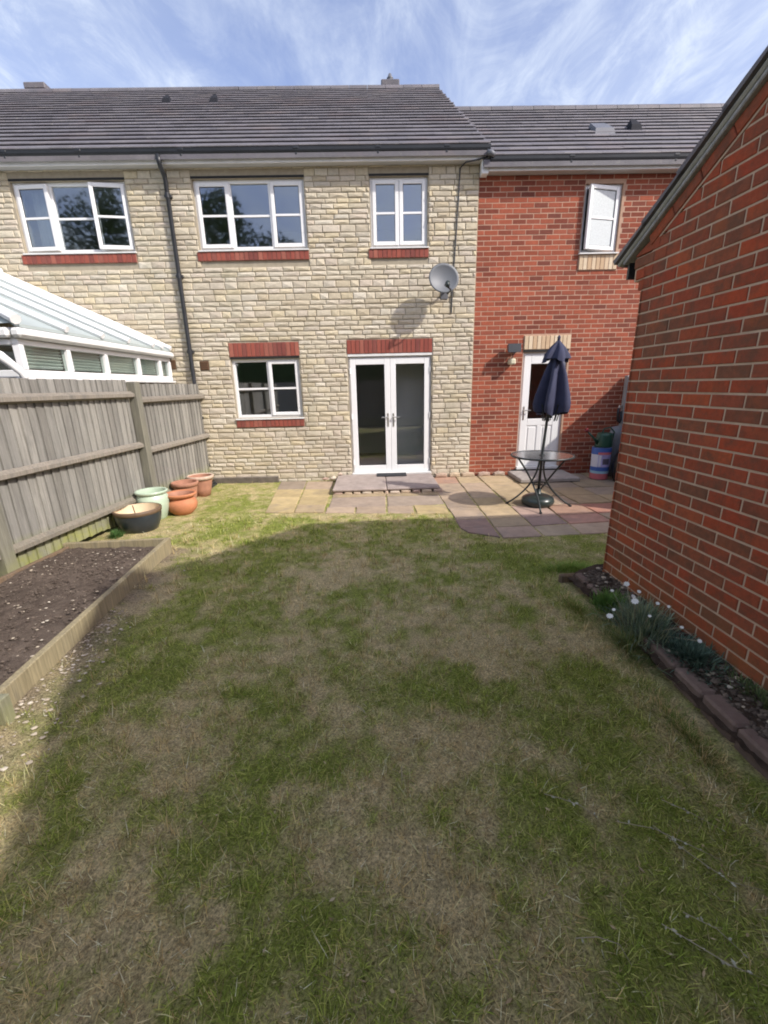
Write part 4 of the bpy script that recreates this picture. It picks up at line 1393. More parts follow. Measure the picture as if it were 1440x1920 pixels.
# ------------------------------------------------------------------ patio
rs = random.Random(9)
pm = MB()
PATIO = [(-1.70, -.70, -2.16, 0.0), (-.74, 1.0, -2.42, 0.0), (.93, 1.42, -3.22, 0.0), (1.36, 4.4, -3.43, 0.0)]
pm.add([(-1.66, -2.1, -.099), (-.72, -2.16, -.099), (1.0, -2.38, -.099), (1.04, -3.16, -.099), (1.40, -3.38, -.099), (4.4, -3.40, -.099), (4.4, 0.0, -.099), (-1.72, 0.0, -.099)],
       [(0, 1, 2, 3, 4, 5, 6, 7)])
patio = pm.build('patio', M['ground'], kind='structure')
BUFF, YEL, GREY, PINK, MAUVE, PALE, RED, OLIVE = (.46, .37, .225), (.53, .43, .225), (.37, .31, .23), (.47, .305, .215), (.34, .25, .205), (.47, .375, .265), (.45, .235, .17), (.39, .325, .215)
def slab(q, col, dz=0.0):
    q = [Vector((a, b)) for a, b in q]
    c = sum(q, Vector((0, 0))) / 4
    q = [p + (c - p).normalized() * .013 + Vector((rs.uniform(-.006, .006), rs.uniform(-.006, .006))) for p in q]
    z = G + rs.uniform(-.004, .004) + dz
    tl = [rs.uniform(-.003, .003) for _ in range(4)]
    m = MB()
    ring = lambda f, zz_: [(c.x + (p.x - c.x) * f, c.y + (p.y - c.y) * f, zz_ + tl[i]) for i, p in enumerate(q)]
    # riven edge: each side gets a middle point that wanders
    def loop(f, zz_):
        out = []
        for i in range(4):
            a, b = q[i], q[(i + 1) % 4]
            for t in (0, .33, .67):
                p = a.lerp(b, t)
                jj = 0 if t == 0 else jit[i * 3 + (1 if t < .5 else 2)]
                d = (c - p).normalized()
                p = p + d * jj
                out.append((c.x + (p.x - c.x) * f, c.y + (p.y - c.y) * f, zz_ + tl[i] * (1 - t) + tl[(i + 1) % 4] * t))
        return out
    jit = [rs.uniform(-.004, .007) for _ in range(12)]
    A, B, C = loop(1, z - .05), loop(1, z - .007), loop(.972, z)
    m.v = A + B + C
    for i in range(12):
        j = (i + 1) % 12
        m.f += [(i, j, 12 + j, 12 + i), (12 + i, 12 + j, 24 + j, 24 + i)]
    m.f.append(tuple(range(24, 36)))
    o = m.build('slab', M['slab'], patio)
    recalc(o)
    k = rs.uniform(.86, 1.10)
    o.color = (col[0] * k * .84, col[1] * k * .81, col[2] * k * .82, 1)
xs = lambda t, y: t
# left: two columns of buff slabs
def lerp(a, b, t):
    return a + (b - a) * t
ys = [-.06, -.70, -1.24, -1.70, -2.10]
def lx(i, y):
    t = y / -2.1
    return (lerp(-1.77, -1.56, t), lerp(-1.27, -1.15, t), lerp(-.77, -.725, t))[i]
lc = [[GREY, PALE], [YEL, YEL], [YEL, YEL], [YEL, BUFF]]
for r_ in range(4):
    for c_ in range(2):
        y0, y1 = ys[r_], ys[r_ + 1]
        k0, k1 = -.04 * c_, -.04 * (c_ + 1)
        slab([(lx(c_, y1), y1 + k0), (lx(c_ + 1, y1), y1 + k1), (lx(c_ + 1, y0), y0 + k1), (lx(c_, y0), y0 + k0)], lc[r_][c_])
# middle: two wide slabs and a front row of four
slab([(-.70, -1.92), (.150, -1.965), (.155, -1.36), (-.71, -1.36)], (.44, .36, .275))
slab([(.150, -1.965), (1.0, -1.93), (1.0, -1.36), (.155, -1.36)], (.42, .35, .27))
fx = [-.72, -.30, .14, .53, .985]
for i in range(4):
    slab([(fx[i], -2.21 - .05 * i * .9), (fx[i + 1], -2.21 - .05 * (i + 1) * .9), (fx[i + 1], -1.945 - .008 * i), (fx[i], -1.935)], [PALE, PALE, PALE, YEL][i])
slab([(-.70, -1.36), (.155, -1.36), (.155, -.62), (-.71, -.62)], BUFF)
slab([(.155, -1.36), (1.0, -1.36), (1.0, -.62), (.155, -.62)], BUFF)
# right: a grid of square slabs
cols = [(.98, 1.0), (1.455, 1.392), (1.885, 1.865), (2.42, 2.315), (2.82, 2.93), (3.35, 3.36), (3.85, 3.88), (4.38, 4.38)]
rows = [-.05, -.60, -1.14, -1.64, -2.15, -2.68, -3.03, -3.40]
tilt = .03
palette = [[PINK, BUFF, BUFF, GREY, BUFF, GREY, BUFF], [PALE, PALE, BUFF, BUFF, GREY, OLIVE, GREY], [PALE, PALE, BUFF, BUFF, BUFF, GREY, BUFF],
           [PALE, BUFF, BUFF, PALE, BUFF, BUFF, GREY], [PALE, (.54, .43, .26), (.50, .37, .30), PINK, RED, RED, BUFF], [MAUVE, OLIVE, (.33, .25, .21), (.49, .30, .225), PALE, BUFF, RED],
           [MAUVE, (.45, .355, .27), (.47, .40, .28), PALE, (.48, .375, .29), PALE, BUFF]]
def gx(i, y):
    t = (y + 1.1) / -2.3
    return lerp(cols[i][0], cols[i][1], max(-.5, t))
def gy(r_, x):
    return rows[r_] + (tilt * (x - 1.0) if r_ >= 4 else 0) + (.05 * (x - 1.9) if r_ >= 5 and x > 1.9 else 0)
for r_ in range(7):
    for c_ in range(7):
        if r_ == 6 and c_ == 0:
            slab([(1.04, -3.17), (1.385, -3.37), (gx(1, rows[6]), gy(6, 1.4)), (1.0, gy(6, 1.0))], MAUVE)
            continue
        P4 = []
        for (cc, rr) in ((c_, r_ + 1), (c_ + 1, r_ + 1), (c_ + 1, r_), (c_, r_)):
            xx = gx(cc, rows[rr])
            P4.append((xx, gy(rr, xx)))
        slab(P4, palette[r_][c_])

# door step of slabs on a course of rubble
step = thing('door_step', (.15, -.7, G), 'low stone step of slabs over rubble, below the French doors', 'step')
for (a, b) in ((-.70, .17), (.175, 1.03)):
    m = MB().box(a, b, -1.215 + (.02 if a > 0 else 0), -.075, -.036, .010 - (.004 if a > 0 else 0), .014)
    o = m.build('slab', M['slab'], step)
    o.color = (.36, .30, .265, 1) if a < 0 else (.33, .275, .25, 1)
MB().box(-.66, .99, -1.13, -.08, -.11, -.038).build('core', M['ground'], step)
u = -.68
while u < .98:
    w = rs.uniform(.07, .19)
    h = rs.uniform(.050, .066)
    m = MB()
    m.prism([(u, G - .02), (u + w, G - .02), (u + w - .012, G - .02 + h), (u + w * .4, G - .015 + h), (u + .01, G - .022 + h)], .10, .012, rs, .006, 1.212 + rs.uniform(-.015, .018))
    o = m.build('rubble_stone', M['rubble'], step)
    u += w + .012
mt = MB().box(.02, .56, -.33, -.07, .0105, .026, .004).build('doormat', M['mat'])
mt['label'], mt['category'] = 'dark rectangular doormat lying on the step at the French doors', 'doormat'
st2 = thing('door_step', (3.0, -.45, G), 'low grey slab step below the white back door', 'step')
o = MB().box(2.47, 3.50, -.78, -.035, G + .006, G + .075, .012).build('slab', M['slab'], st2)
o.color = (.33, .30, .275, 1)
MB().box(2.55, 3.45, -.03, .012, G + .07, .012).build('kick_board', M['gasket'], st2)

def rock(x, y, z, s, label, grp):
    m = MB()
    rr = random.Random(int(x * 1000))
    pebble(m, 0, 0, 0, s, rr, .75)
    o = m.build('rubble_stone', M['rubble'], None, frame=Matrix.Translation((x, y, z)))
    o['label'], o['category'], o['group'] = label, 'stone', grp
RG = 'loose rubble stones at the foot of the walls'
rock(-.78, -.14, G + .04, .075, 'pale loose stone at the wall foot, touching the left end of the long step', RG)
rock(-.93, -.12, G + .035, .055, 'smaller pale loose stone left of the one touching the long step', RG)
rock(-.66, -.12, .03, .045, 'small loose stone resting on the left end of the long step', RG)
for i, (x, w, t) in enumerate(((1.22, .11, 'reddish broken brick lying at the wall foot just right of the long step'), (1.47, .10, 'flat grey stone at the foot of the stone wall near its corner'),
                              (1.72, .12, 'pale broken stone at the foot of the corner between stone and brick'), (2.02, .11, 'reddish block at the foot of the brick wall, right of the corner'),
                              (2.3, .10, 'buff broken stone at the foot of the brick wall next to the back door step'))):
    m = MB().prism([(-w, 0), (w, 0), (w * .9, .065), (-w * .2, .08), (-w * .92, .06)], .09, .012, rs, .006, 0)
    o = m.build('rubble_stone', M['rubble'], None, frame=Matrix.Translation((x, -.115, G)))
    o['label'], o['category'], o['group'] = t, 'stone', RG

# ------------------------------------------------------------------ pots by the fence
def pot(name, c, prof, mat, label, rim=None, inside=None, wob=0.0):
    t = thing(name, c, label, 'plant pot', group='plant pots by the fence')
    ph = rs.uniform(0, 6)
    wf = (lambda i, a: 1 + wob * math.sin(a + ph)) if wob else None
    MB().lathe(prof, c, 36, wf).build('body', M[mat], t, smooth=True)
    if rim:
        MB().lathe(rim[0], c, 36, wf).build('rim', M[rim[1]], t, smooth=True)
    if inside:
        MB().lathe(inside[0], c, 36, wf).build('inner_wall', M[inside[1]], t, smooth=True)
    return t
GZL = -.105
pot('bowl_planter', (-2.985, -2.66, GZL), [(0, .0), (.17, .0), (.20, .02), (.245, .12), (.262, .20), (.262, .235)], 'black_glaze',
    'wide black glazed bowl with a brown rim and cream inside, nearest the raised bed', ([(.262, .235), (.272, .245), (.276, .285), (.262, .292), (.248, .288)], 'brown_rim'),
    ([(.248, .288), (.238, .20), (.20, .09), (.12, .05), (0, .05)], 'cream_inside'))
pot('glazed_jar', (-3.02, -2.20, GZL), [(0, 0), (.12, 0), (.145, .03), (.185, .16), (.200, .27), (.190, .33), (.168, .36)], 'mint',
    'tall mint green glazed jar between the black bowl and the terracotta pots', ([(.168, .36), (.190, .37), (.205, .395), (.190, .41), (.172, .40)], 'mint'),
    ([(.172, .40), (.160, .34), (.175, .22), (.1, .12), (0, .12)], 'mint'))
pot('terracotta_urn', (-2.74, -1.98, GZL), [(0, 0), (.10, 0), (.125, .015), (.185, .08), (.205, .15), (.19, .205), (.155, .235), (.15, .25)], 'terracotta',
    'squat bright orange terracotta urn standing in front of the two dull terracotta pots', ([(.15, .25), (.19, .265), (.215, .30), (.20, .315), (.175, .30)], 'terracotta'),
    ([(.175, .30), (.135, .25), (.17, .15), (.1, .06), (0, .06)], 'terracotta_old'))
pot('terracotta_pot', (-2.95, -1.34, GZL), [(0, 0), (.12, 0), (.15, .10), (.17, .22), (.175, .27)], 'terracotta_old',
    'dull reddish terracotta pot behind the bright orange urn', ([(.175, .27), (.195, .275), (.20, .325), (.185, .335), (.17, .325)], 'terracotta_old'),
    ([(.17, .325), (.155, .22), (.12, .10), (0, .10)], 'terracotta_old'))
pot('terracotta_pot', (-2.87, -.93, GZL), [(0, 0), (.12, 0), (.15, .12), (.175, .25), (.18, .29)], 'terracotta_old',
    'terracotta pot with a pale limed rim, next to the foot of the black downpipe', ([(.18, .29), (.205, .295), (.212, .335), (.195, .35), (.178, .335)], 'terracotta_pale'),
    ([(.178, .335), (.16, .25), (.12, .12), (0, .12)], 'terracotta_old'))
dr = thing('drain_hopper', (-3.0, -.28, GZL), 'black plastic drain hopper on the ground at the foot of the downpipe', 'drain')
MB().box(-3.13, -2.90, -.42, -.14, GZL - .05, GZL + .05, .012).build('tray', M['black_plastic'], dr)
MB().box(-3.11, -2.92, -.40, -.16, GZL + .0505, GZL + .085, .008).box(-3.02, -2.90, -.46, -.36, GZL + .0, GZL + .14, .02).build('grate', M['black_plastic'], dr)

# ------------------------------------------------------------------ table and parasol
TC = Vector((2.27, -2.12, G))
TZ = .70
tb = thing('garden_table', TC, 'round glass topped garden table with crossed dark metal legs on the patio', 'table')
MB().lathe([(.028, TZ), (.395, TZ), (.395, TZ + .007), (.028, TZ + .007), (.028, TZ)], TC, 48).build('glass_top', M['table_glass'], tb)
MB().lathe([(.395, TZ - .012), (.412, TZ - .012), (.416, TZ), (.412, TZ + .012), (.395, TZ + .012), (.395, TZ - .012)], TC, 48).build('rim', M['dark_metal'], tb, smooth=True)
MB().lathe([(.022, TZ - .01), (.04, TZ - .01), (.04, TZ + .012), (.022, TZ + .012), (.022, TZ - .01)], TC, 16).build('parasol_ring', M['dark_metal'], tb)
A0 = math.radians(-16)
for i in range(4):
    a = A0 + i * math.pi / 2
    b = a - math.pi / 2
    F_ = TC + Vector((.42 * math.cos(a), .42 * math.sin(a), .01))
    T_ = TC + Vector((.33 * math.cos(b), .33 * math.sin(b), TZ - .012))
    mid = TC + Vector((.14 * math.cos((a + b) / 2), .14 * math.sin((a + b) / 2), TZ * .46))
    pts = []
    for k in range(13):
        t = k / 12
        p = F_ * (1 - t) ** 2 + (mid * 2 - (F_ + T_) / 2) * 2 * t * (1 - t) + T_ * t * t
        pts.append(p)
    lg = MB().tube(pts, .0125, 8).build('leg', M['dark_metal'], tb, smooth=True)
    MB().lathe([(0, 0), (.02, 0), (.02, .018), (.012, .024)], F_ - Vector((0, 0, .012)), 10).build('foot', M['black_plastic'], lg)
MB().lathe([(.09, .305), (.10, .305), (.10, .32), (.09, .32), (.09, .305)], TC, 20).build('leg_ring', M['dark_metal'], tb)

ps = thing('parasol', TC, 'closed navy parasol leaning slightly, standing through the garden table', 'parasol')
PB = TC + Vector((.0, .03, 0))
MB().lathe([(0, 0), (.19, 0), (.215, .03), (.225, .06), (.21, .105), (.15, .14), (.07, .155), (.04, .17), (.035, .23), (0, .23)], PB, 32).build('base', M['base_plastic'], ps, smooth=True)
P1 = PB + Vector((.03, -.03, 1.26))
P2 = Vector((2.365, -2.10, 2.07))
MB().tube([PB + Vector((0, 0, .16)), PB + Vector((.0, -.03, .72)), P1, P1.lerp(P2, .5), P2], [.019, .019, .018, .015, .014], 12).build('pole', M['dark_metal'], ps, smooth=True)
ax = (P2 - P1).normalized()
def canopy_layer(z0, z1, prof, folds, amp, ph, off=Vector((0, 0, 0))):
    m = MB()
    n = 96
    for (t, r_) in prof:
        c = Vector((0, 0, 0)) + P1.lerp(P2, 1) * 0
        zc = lerp(z0, z1, t)
        c = P1 + (P2 - P1) * ((zc - P1.z) / (P2.z - P1.z)) + off * t
        for j in range(n):
            a = 2 * math.pi * j / n
            w = math.sin(folds * a + ph + 1.2 * t + .6 * math.sin(2 * a))
            rr = r_ * (1 + amp * (abs(w) ** .6 * (1 if w > 0 else -1)) * min(1, t * 2.2 + .15)) + .05 * r_ * math.sin(13 * a + 6 * t + 2 * math.sin(3 * a))
            dz_ = -.05 * max(0, math.sin(folds * a * .5 + ph)) * (1 if t > .97 else 0)
            m.v.append((c.x + rr * math.cos(a), c.y + rr * math.sin(a) * .9, zc + dz_))
    for i in range(len(prof) - 1):
        for j in range(n):
            a, b = i * n + j, i * n + (j + 1) % n
            m.f.append((a, b, b + n, a + n))
    return m
canopy_layer(1.93, 1.20, [(0, .05), (.1, .065), (.2, .09), (.35, .115), (.5, .135), (.7, .165), (.86, .18), (.95, .175), (1, .16)], 6, .42, .4, Vector((.045, 0, 0))).build('canopy', M['navy'], ps, smooth=True)
canopy_layer(2.09, 1.86, [(0, .008), (.12, .03), (.4, .078), (.75, .122), (1, .145)], 5, .26, 1.7).build('vent_flap', M['navy'], ps, smooth=True)
MB().tube([P2 - ax * .01, P2 + ax * .045, P2 + ax * .07], [.016, .02, .008], 10).build('finial', M['navy'], ps, smooth=True)
for j in range(8):
    a = 2 * math.pi * j / 8 + .3
    c = P1 + Vector((.03 + .085 * math.cos(a), .085 * math.sin(a), -.10))
    e = P1 + Vector((.03 + .14 * math.cos(a), .13 * math.sin(a), .12))
    MB().tube([c, e], .007, 6).build('rib', M['dark_metal'], ps)

# ------------------------------------------------------------------ tub, watering can and sacks by the right fence
TBC = Vector((3.93, -.55, G + .012))
t = thing('storage_tub', TBC, 'round plastic tub printed white, blue and pink, under the green watering can', 'tub')
MB().lathe([(0, 0), (.143, 0), (.146, .05), (.155, .545), (.147, .545), (.14, .03), (0, .03)], TBC, 32).build('body', M['label_white'], t, smooth=False)
def band(z0, z1, mat, name='printed_band', r=.0018, a0=0, a1=360):
    m = MB()
    n = 40
    for zz_ in (z0, z1):
        for j in range(n + 1):
            a = math.radians(a0 + (a1 - a0) * j / n)
            q = .1455 + .0095 * zz_ / .545 + r
            m.v.append((TBC.x + q * math.cos(a), TBC.y + q * math.sin(a), TBC.z + zz_))
    for j in range(n):
        m.f.append((j, j + 1, n + 2 + j, n + 1 + j))
    m.build(name, M[mat], t, smooth=True)
band(.0, .10, 'label_pink')
band(.10, .145, 'label_sky')
band(.145, .215, 'label_blue')
band(.215, .43, 'label_lilac', 'printed_picture', .0018, 228, 350)
band(.43, .545, 'label_blue', 'printed_band', .0016)
band(.225, .42, 'label_white', 'printed_picture', .0026, 232, 246)
band(.26, .36, 'label_dark', 'printed_picture', .0028, 255, 300)
band(.43, .47, 'label_pink', 'printed_band', .0026, 225, 340)
can = thing('watering_can', TBC + Vector((0, 0, .55)), 'dark green watering can with a long spout and red rose, on the printed tub', 'watering can')
cc = TBC + Vector((.02, 0, .548))
MB().lathe([(0, 0), (.135, 0), (.14, .02), (.125, .2), (.115, .235), (.06, .245), (.0, .245)], cc, 28).build('body', M['can_green'], can, smooth=True)
MB().tube([cc + Vector((-.11, -.02, .06)), cc + Vector((-.20, -.05, .15)), cc + Vector((-.34, -.08, .275))], [.03, .02, .014], 10).build('spout', M['can_green'], can, smooth=True)
MB().tube([cc + Vector((-.335, -.08, .27)), cc + Vector((-.372, -.088, .305)), cc + Vector((-.378, -.09, .31))], [.015, .038, .036], 12).build('rose', M['can_red'], can, smooth=True)
MB().tube([cc + Vector((-.05, 0, .23)), cc + Vector((-.02, 0, .31)), cc + Vector((.08, 0, .33)), cc + Vector((.16, 0, .25)), cc + Vector((.14, 0, .10)), cc + Vector((.12, 0, .07))], .012, 8).build('handle', M['can_green'], can, smooth=True)
def sack(name, c, prof, mat, label, cat, amp, sd):
    rr = random.Random(sd)
    ph = [rr.uniform(0, 6.3) for _ in range(4)]
    o = MB().lathe(prof, c, 32, lambda i, a: 1 + amp * (math.sin(3 * a + ph[0] + i * .7) * .5 + math.sin(7 * a + ph[1] - i) * .3 + math.sin(2 * a + ph[2]) * .4)).build(name, M[mat], None, smooth=True)
    o['label'], o['category'] = label, cat
sack('rubbish_sack', (4.20, -.78, G + .012), [(0, 0), (.12, .0), (.16, .08), (.17, .25), (.14, .42), (.09, .55), (.045, .62), (.06, .68), (0, .69)], 'sack_black', 'black plastic sack leaning between the printed tub and the grey fence', 'sack', .12, 2)
sack('compost_bag', (4.28, -.36, G + .012), [(0, 0), (.13, .0), (.15, .1), (.14, .5), (.13, .75), (.10, .86), (.02, .88), (0, .88)], 'sack_grey', 'tall grey bag standing behind the black sack against the fence', 'bag', .10, 4)
sf = thing('board_fence', (4.5, -2.2, -.1), 'silvered grey fence between the brick house wall and the garage', 'fence')
FR = frame_of((4.50, 0, 0), (0, -1, 0))
u = .03
while u < 3.2:
    w = rs.uniform(.098, .108)
    MB().add([(u, 0, -.1), (u + w + .015, -.010, -.1), (u + w + .015, -.010, 1.64), (u, 0, 1.64), (u, .012, -.1), (u + w + .015, .004, -.1), (u + w + .015, .004, 1.64), (u, .012, 1.64)],
             [(0, 1, 2, 3), (7, 6, 5, 4), (0, 4, 5, 1), (3, 2, 6, 7), (0, 3, 7, 4), (1, 5, 6, 2)]).build('board', M['grey_wood'], sf, frame=FR)
    u += w
MB().box(.02, .11, -.02, .07, -.2, 1.655, .005).build('post', M['grey_wood'], sf, frame=FR @ Matrix.Translation((0, -.012, 0)))
for zz_ in (.3, 1.4):
    MB().box(.12, 3.2, .013, .055, zz_ - .04, zz_ + .04, .004).build('rail', M['grey_wood'], sf, frame=FR)
tp = thing('garden_tap', (4.44, -.16, 1.1), 'small garden tap with a black hose loop on the silvered fence post', 'tap')
MB().tube([(4.465, -.07, 1.13), (4.40, -.10, 1.13), (4.385, -.105, 1.10)], .017, 8).build('spout', M['chrome'], tp)
MB().tube([(4.385, -.105, 1.10), (4.38, -.11, 1.0), (4.40, -.10, .88), (4.43, -.10, .84), (4.45, -.1, .9), (4.44, -.09, 1.04)], .022, 8).build('hose', M['black_plastic'], tp, smooth=True)

# ------------------------------------------------------------------ neighbour's conservatory
cv_ = thing('conservatory', (-4.6, -1.6, -.1), 'white framed conservatory with a ribbed polycarbonate roof, seen above the board fence', 'conservatory')
XC = -3.46
YF = -3.28
ridge_x, ridge_z, eave_z = -5.95, 3.42, 2.235
YR = -2.15                                             # where the ridge ends and the hip begins
MB().box(XC - .22, XC - .02, YF + .02, -.03, -.1, 1.70).build('dwarf_wall', M['stone_mortar'], cv_)
MB().box(XC - .10, XC + .045, YF - .02, -.03, 1.70, 1.735, .006).build('sill', M['upvc_dull'], cv_)
MB().box(XC - .07, XC + .0, YF, -.03, 1.736, 1.81, .006).box(XC - .07, XC, YF, -.03, 2.045, 2.10, .006).build('frame', M['upvc'], cv_)
ym = [-.06, -.40, -1.06, -1.86, -2.57, YF + .03]
for y in ym:
    MB().box(XC - .072, XC + .004, y - .028, y + .028, 1.8105, 2.0445, .005).build('mullion', M['upvc'], cv_)
for a, b in zip(ym[:-1], ym[1:]):
    MB().box(XC - .045, XC - .037, b + .028, a - .028, 1.81, 2.045).build('pane', M['cons_glass'], cv_)
    for k in range(7):
        zz_ = 1.83 + k * .033
        MB().add([(XC - .10, b + .03, zz_), (XC - .10, a - .03, zz_), (XC - .075, a - .03, zz_ + .026), (XC - .075, b + .03, zz_ + .026),
                  (XC - .102, b + .03, zz_ + .003), (XC - .102, a - .03, zz_ + .003), (XC - .077, a - .03, zz_ + .029), (XC - .077, b + .03, zz_ + .029)],
                 [(0, 1, 2, 3), (7, 6, 5, 4), (0, 4, 5, 1), (3, 2, 6, 7)]).build('blind_slat', M['blind'], cv_)
MB().box(XC - .02, XC + .085, YF - .06, -.03, 2.105, 2.195, .025).build('gutter', M['upvc_dull'], cv_)
MB().box(XC - .07, XC - .021, YF, -.03, 2.1005, 2.20).build('eaves_beam', M['upvc_dull'], cv_)
ey = XC + .03
def rp_(x):
    return eave_z + (ridge_z - eave_z) * (ey - x) / (ey - ridge_x)
rd = MB()
rd.add([(ey, -.03, eave_z), (ridge_x, -.03, ridge_z), (ridge_x, YR, ridge_z), (ey, YF - .03, eave_z),
        (ey, -.03, eave_z - .03), (ridge_x, -.03, ridge_z - .03), (ridge_x, YR, ridge_z - .03), (ey, YF - .03, eave_z - .03)],
       [(0, 1, 2, 3), (7, 6, 5, 4), (0, 4, 5, 1), (1, 5, 6, 2), (2, 6, 7, 3), (3, 7, 4, 0)])
rd.build('roof_sheet', M['poly'], cv_)
xw = 2 * ridge_x - ey
rd = MB()
rd.add([(ridge_x, -.03, ridge_z), (xw, -.03, eave_z), (xw, YF - .03, eave_z), (ridge_x, YR, ridge_z)], [(0, 1, 2, 3)])
rd.add([(ey, YF - .03, eave_z), (ridge_x, YR, ridge_z), (xw, YF - .03, eave_z)], [(0, 1, 2)])
rd.build('roof_sheet', M['poly'], cv_)
for y in (-.07, -.36, -.66, -1.35, -1.95, -2.61):
    xe = ridge_x if y > YR else ey + (ridge_x - ey) * (y - (YF - .03)) / (YR - (YF - .03))
    big = True
    MB().tube([(ey + .03, y, eave_z + .022), (xe, y, rp_(xe) + .03)], .036, 8).build('roof_bar', M['upvc'], cv_)
MB().tube([(ey + .04, YF - .05, eave_z + .03), (ridge_x, YR, ridge_z + .04)], .05, 8).build('hip_bar', M['upvc'], cv_)
MB().tube([(ridge_x, -.03, ridge_z + .05), (ridge_x, YR - .05, ridge_z + .05)], .06, 8).build('ridge_bar', M['upvc'], cv_)
MB().lathe([(0, 0), (.06, 0), (.08, .05), (.06, .1), (.0, .13)], (ridge_x + .02, -.15, ridge_z + .09), 12).build('finial', M['upvc'], cv_, smooth=True)
# front facet and its rainwater bend
MB().box(XC - 2.4, XC - .073, YF + .0, YF + .07, 1.736, 1.81, .005).box(XC - 2.4, XC - .073, YF, YF + .07, 2.045, 2.10, .005).build('frame', M['upvc'], cv_)
MB().box(XC - 2.4, XC - .073, YF + .03, YF + .038, 1.81, 2.045).build('pane', M['cons_glass'], cv_)
MB().box(XC - 2.4, XC - .03, YF - .075, YF - .0, 2.105, 2.195, .02).build('gutter', M['upvc_dull'], cv_)
MB().box(XC - 2.4, XC - .23, YF, YF + .2, -.1, 1.70).build('dwarf_wall', M['stone_mortar'], cv_)
MB().tube([(XC - .55, YF - .16, 2.07), (XC - .30, YF - .20, 2.035), (XC - .16, YF - .20, 2.0), (XC - .07, YF - .17, 1.93), (XC - .03, YF - .12, 1.86), (XC + .01, YF - .06, 1.78), (XC + .02, YF - .03, 1.66)],
          [.034, .036, .042, .045, .04, .036, .034], 10).build('downpipe', M['upvc'], cv_, smooth=True)

# ------------------------------------------------------------------ flower bed at the foot of the garage
fb = thing('flower_bed', (1.75, -5.5, -.1), 'narrow flower bed edged with brown blocks along the brick garage', 'flower bed')
def soil2(x, y):
    return -.035 + .10 * np.clip((x - 1.66) / .24, 0, 1) + .03 * (fbm(x * 6, y * 6 + 44, 81, 4) - .5) + .03 * (fbm(x * 22, y * 22 + 60, 83, 2) - .5)
place(grid_mesh('soil', np.linspace(1.63, 1.96, 24), np.linspace(-8.6, -4.47, 230), soil2, M['dark_soil']), 'soil', fb, kind='stuff')
re_ = random.Random(19)
def block(x0, y0, x1, y1, w, zt, name='edging_block'):
    a = Vector((x0, y0, 0))
    d = Vector((x1 - x0, y1 - y0, 0))
    fr = frame_of(a, d)
    fr = fr @ Matrix.Rotation(re_.uniform(-.03, .03), 4, 'X')
    MB().box(.003, d.length - .003, 0, w, -.2, zt, .012).build(name, M['edging'], fb, frame=fr)
ey_ = [-4.50, -4.70, -4.90, -5.12, -5.34, -5.56, -5.785, -6.01, -6.235, -6.46, -6.685, -6.91, -7.14, -7.37, -7.6]
for i in range(len(ey_) - 1):
    ya, yb = ey_[i], ey_[i + 1]
    xo = lambda y: 1.575 + .012 * math.sin(y * 2.2) + (.012 if y > -5.2 else 0)
    block(xo(yb), yb, xo(ya), ya, .098, .012 + re_.uniform(-.008, .008) + (-.015 if ya > -5.1 else 0)) if False else block(xo(ya) + .098, ya, xo(yb) + .098, yb, .098, .012 + re_.uniform(-.008, .008) + (-.015 if ya > -5.1 else 0))
MB().box(0, .40, 0, .045, -.2, -.022, .015).build('edging_log', M['brown_wood'], fb, frame=frame_of((1.57, -4.50, 0), (1, .02, 0)))
pb, pc = MB(), MB()
for i in range(2600):
    y = re_.uniform(-7.6, -4.55)
    x = re_.uniform(1.69, 1.90)
    zz_ = float(soil2(np.array([x]), np.array([y]))[0])
    if re_.random() < .045:
        pebble(pc, x, y, zz_ + .004, re_.choice([.006, .009, .014, .022]), re_, .6)
    else:
        pebble(pb, x, y, zz_ + .002, re_.choice([.005, .007, .010, .015]), re_, 1.0)
pb.build('soil_clods', M['bark'], fb, kind='stuff')
pc.build('stone_chips', M['chips'], fb, kind='stuff')

# --- blades: one function for grass, leaves and stems (built as real geometry with a colour each)
def blades(P, L, Wd, az, lean, curl, col, name):
    n = len(P)
    dirh = np.stack([np.cos(az), np.sin(az), np.zeros(n)], 1)
    side = np.stack([-np.sin(az), np.cos(az), np.zeros(n)], 1)
    def at(t):
        ang = lean + curl * t
        return P + dirh * (L * t * np.sin(ang))[:, None] + np.array([0, 0, 1.0]) * (L * t * np.cos(ang))[:, None]
    b, m_, tp_ = at(np.zeros(n)), at(np.full(n, .55)), at(np.ones(n))
    hw = (Wd / 2)[:, None]
    V = np.stack([b - side * hw, b + side * hw, m_ - side * hw * .8, m_ + side * hw * .8, tp_], 1).reshape(-1, 3)
    V[:, 2] = np.maximum(V[:, 2], -.15)
    i = np.arange(n) * 5
    me = bpy.data.meshes.new(name)
    tri = np.stack([i, i + 1, i + 3, i, i + 3, i + 2, i + 2, i + 3, i + 4], 1).reshape(-1)
    me.vertices.add(n * 5)
    me.vertices.foreach_set('co', V.astype(np.float32).ravel())
    me.loops.add(n * 9)
    me.loops.foreach_set('vertex_index', tri.astype(np.int32))
    me.polygons.add(n * 3)
    me.polygons.foreach_set('loop_start', (np.arange(n * 3) * 3).astype(np.int32))
    me.update()
    a = me.color_attributes.new('col', 'FLOAT_COLOR', 'POINT')
    c = np.concatenate([np.repeat(col, 5, 0), np.ones((n * 5, 1))], 1)
    a.data.foreach_set('color', c.astype(np.float32).ravel())
    me.materials.append(M['blade'])
    return me

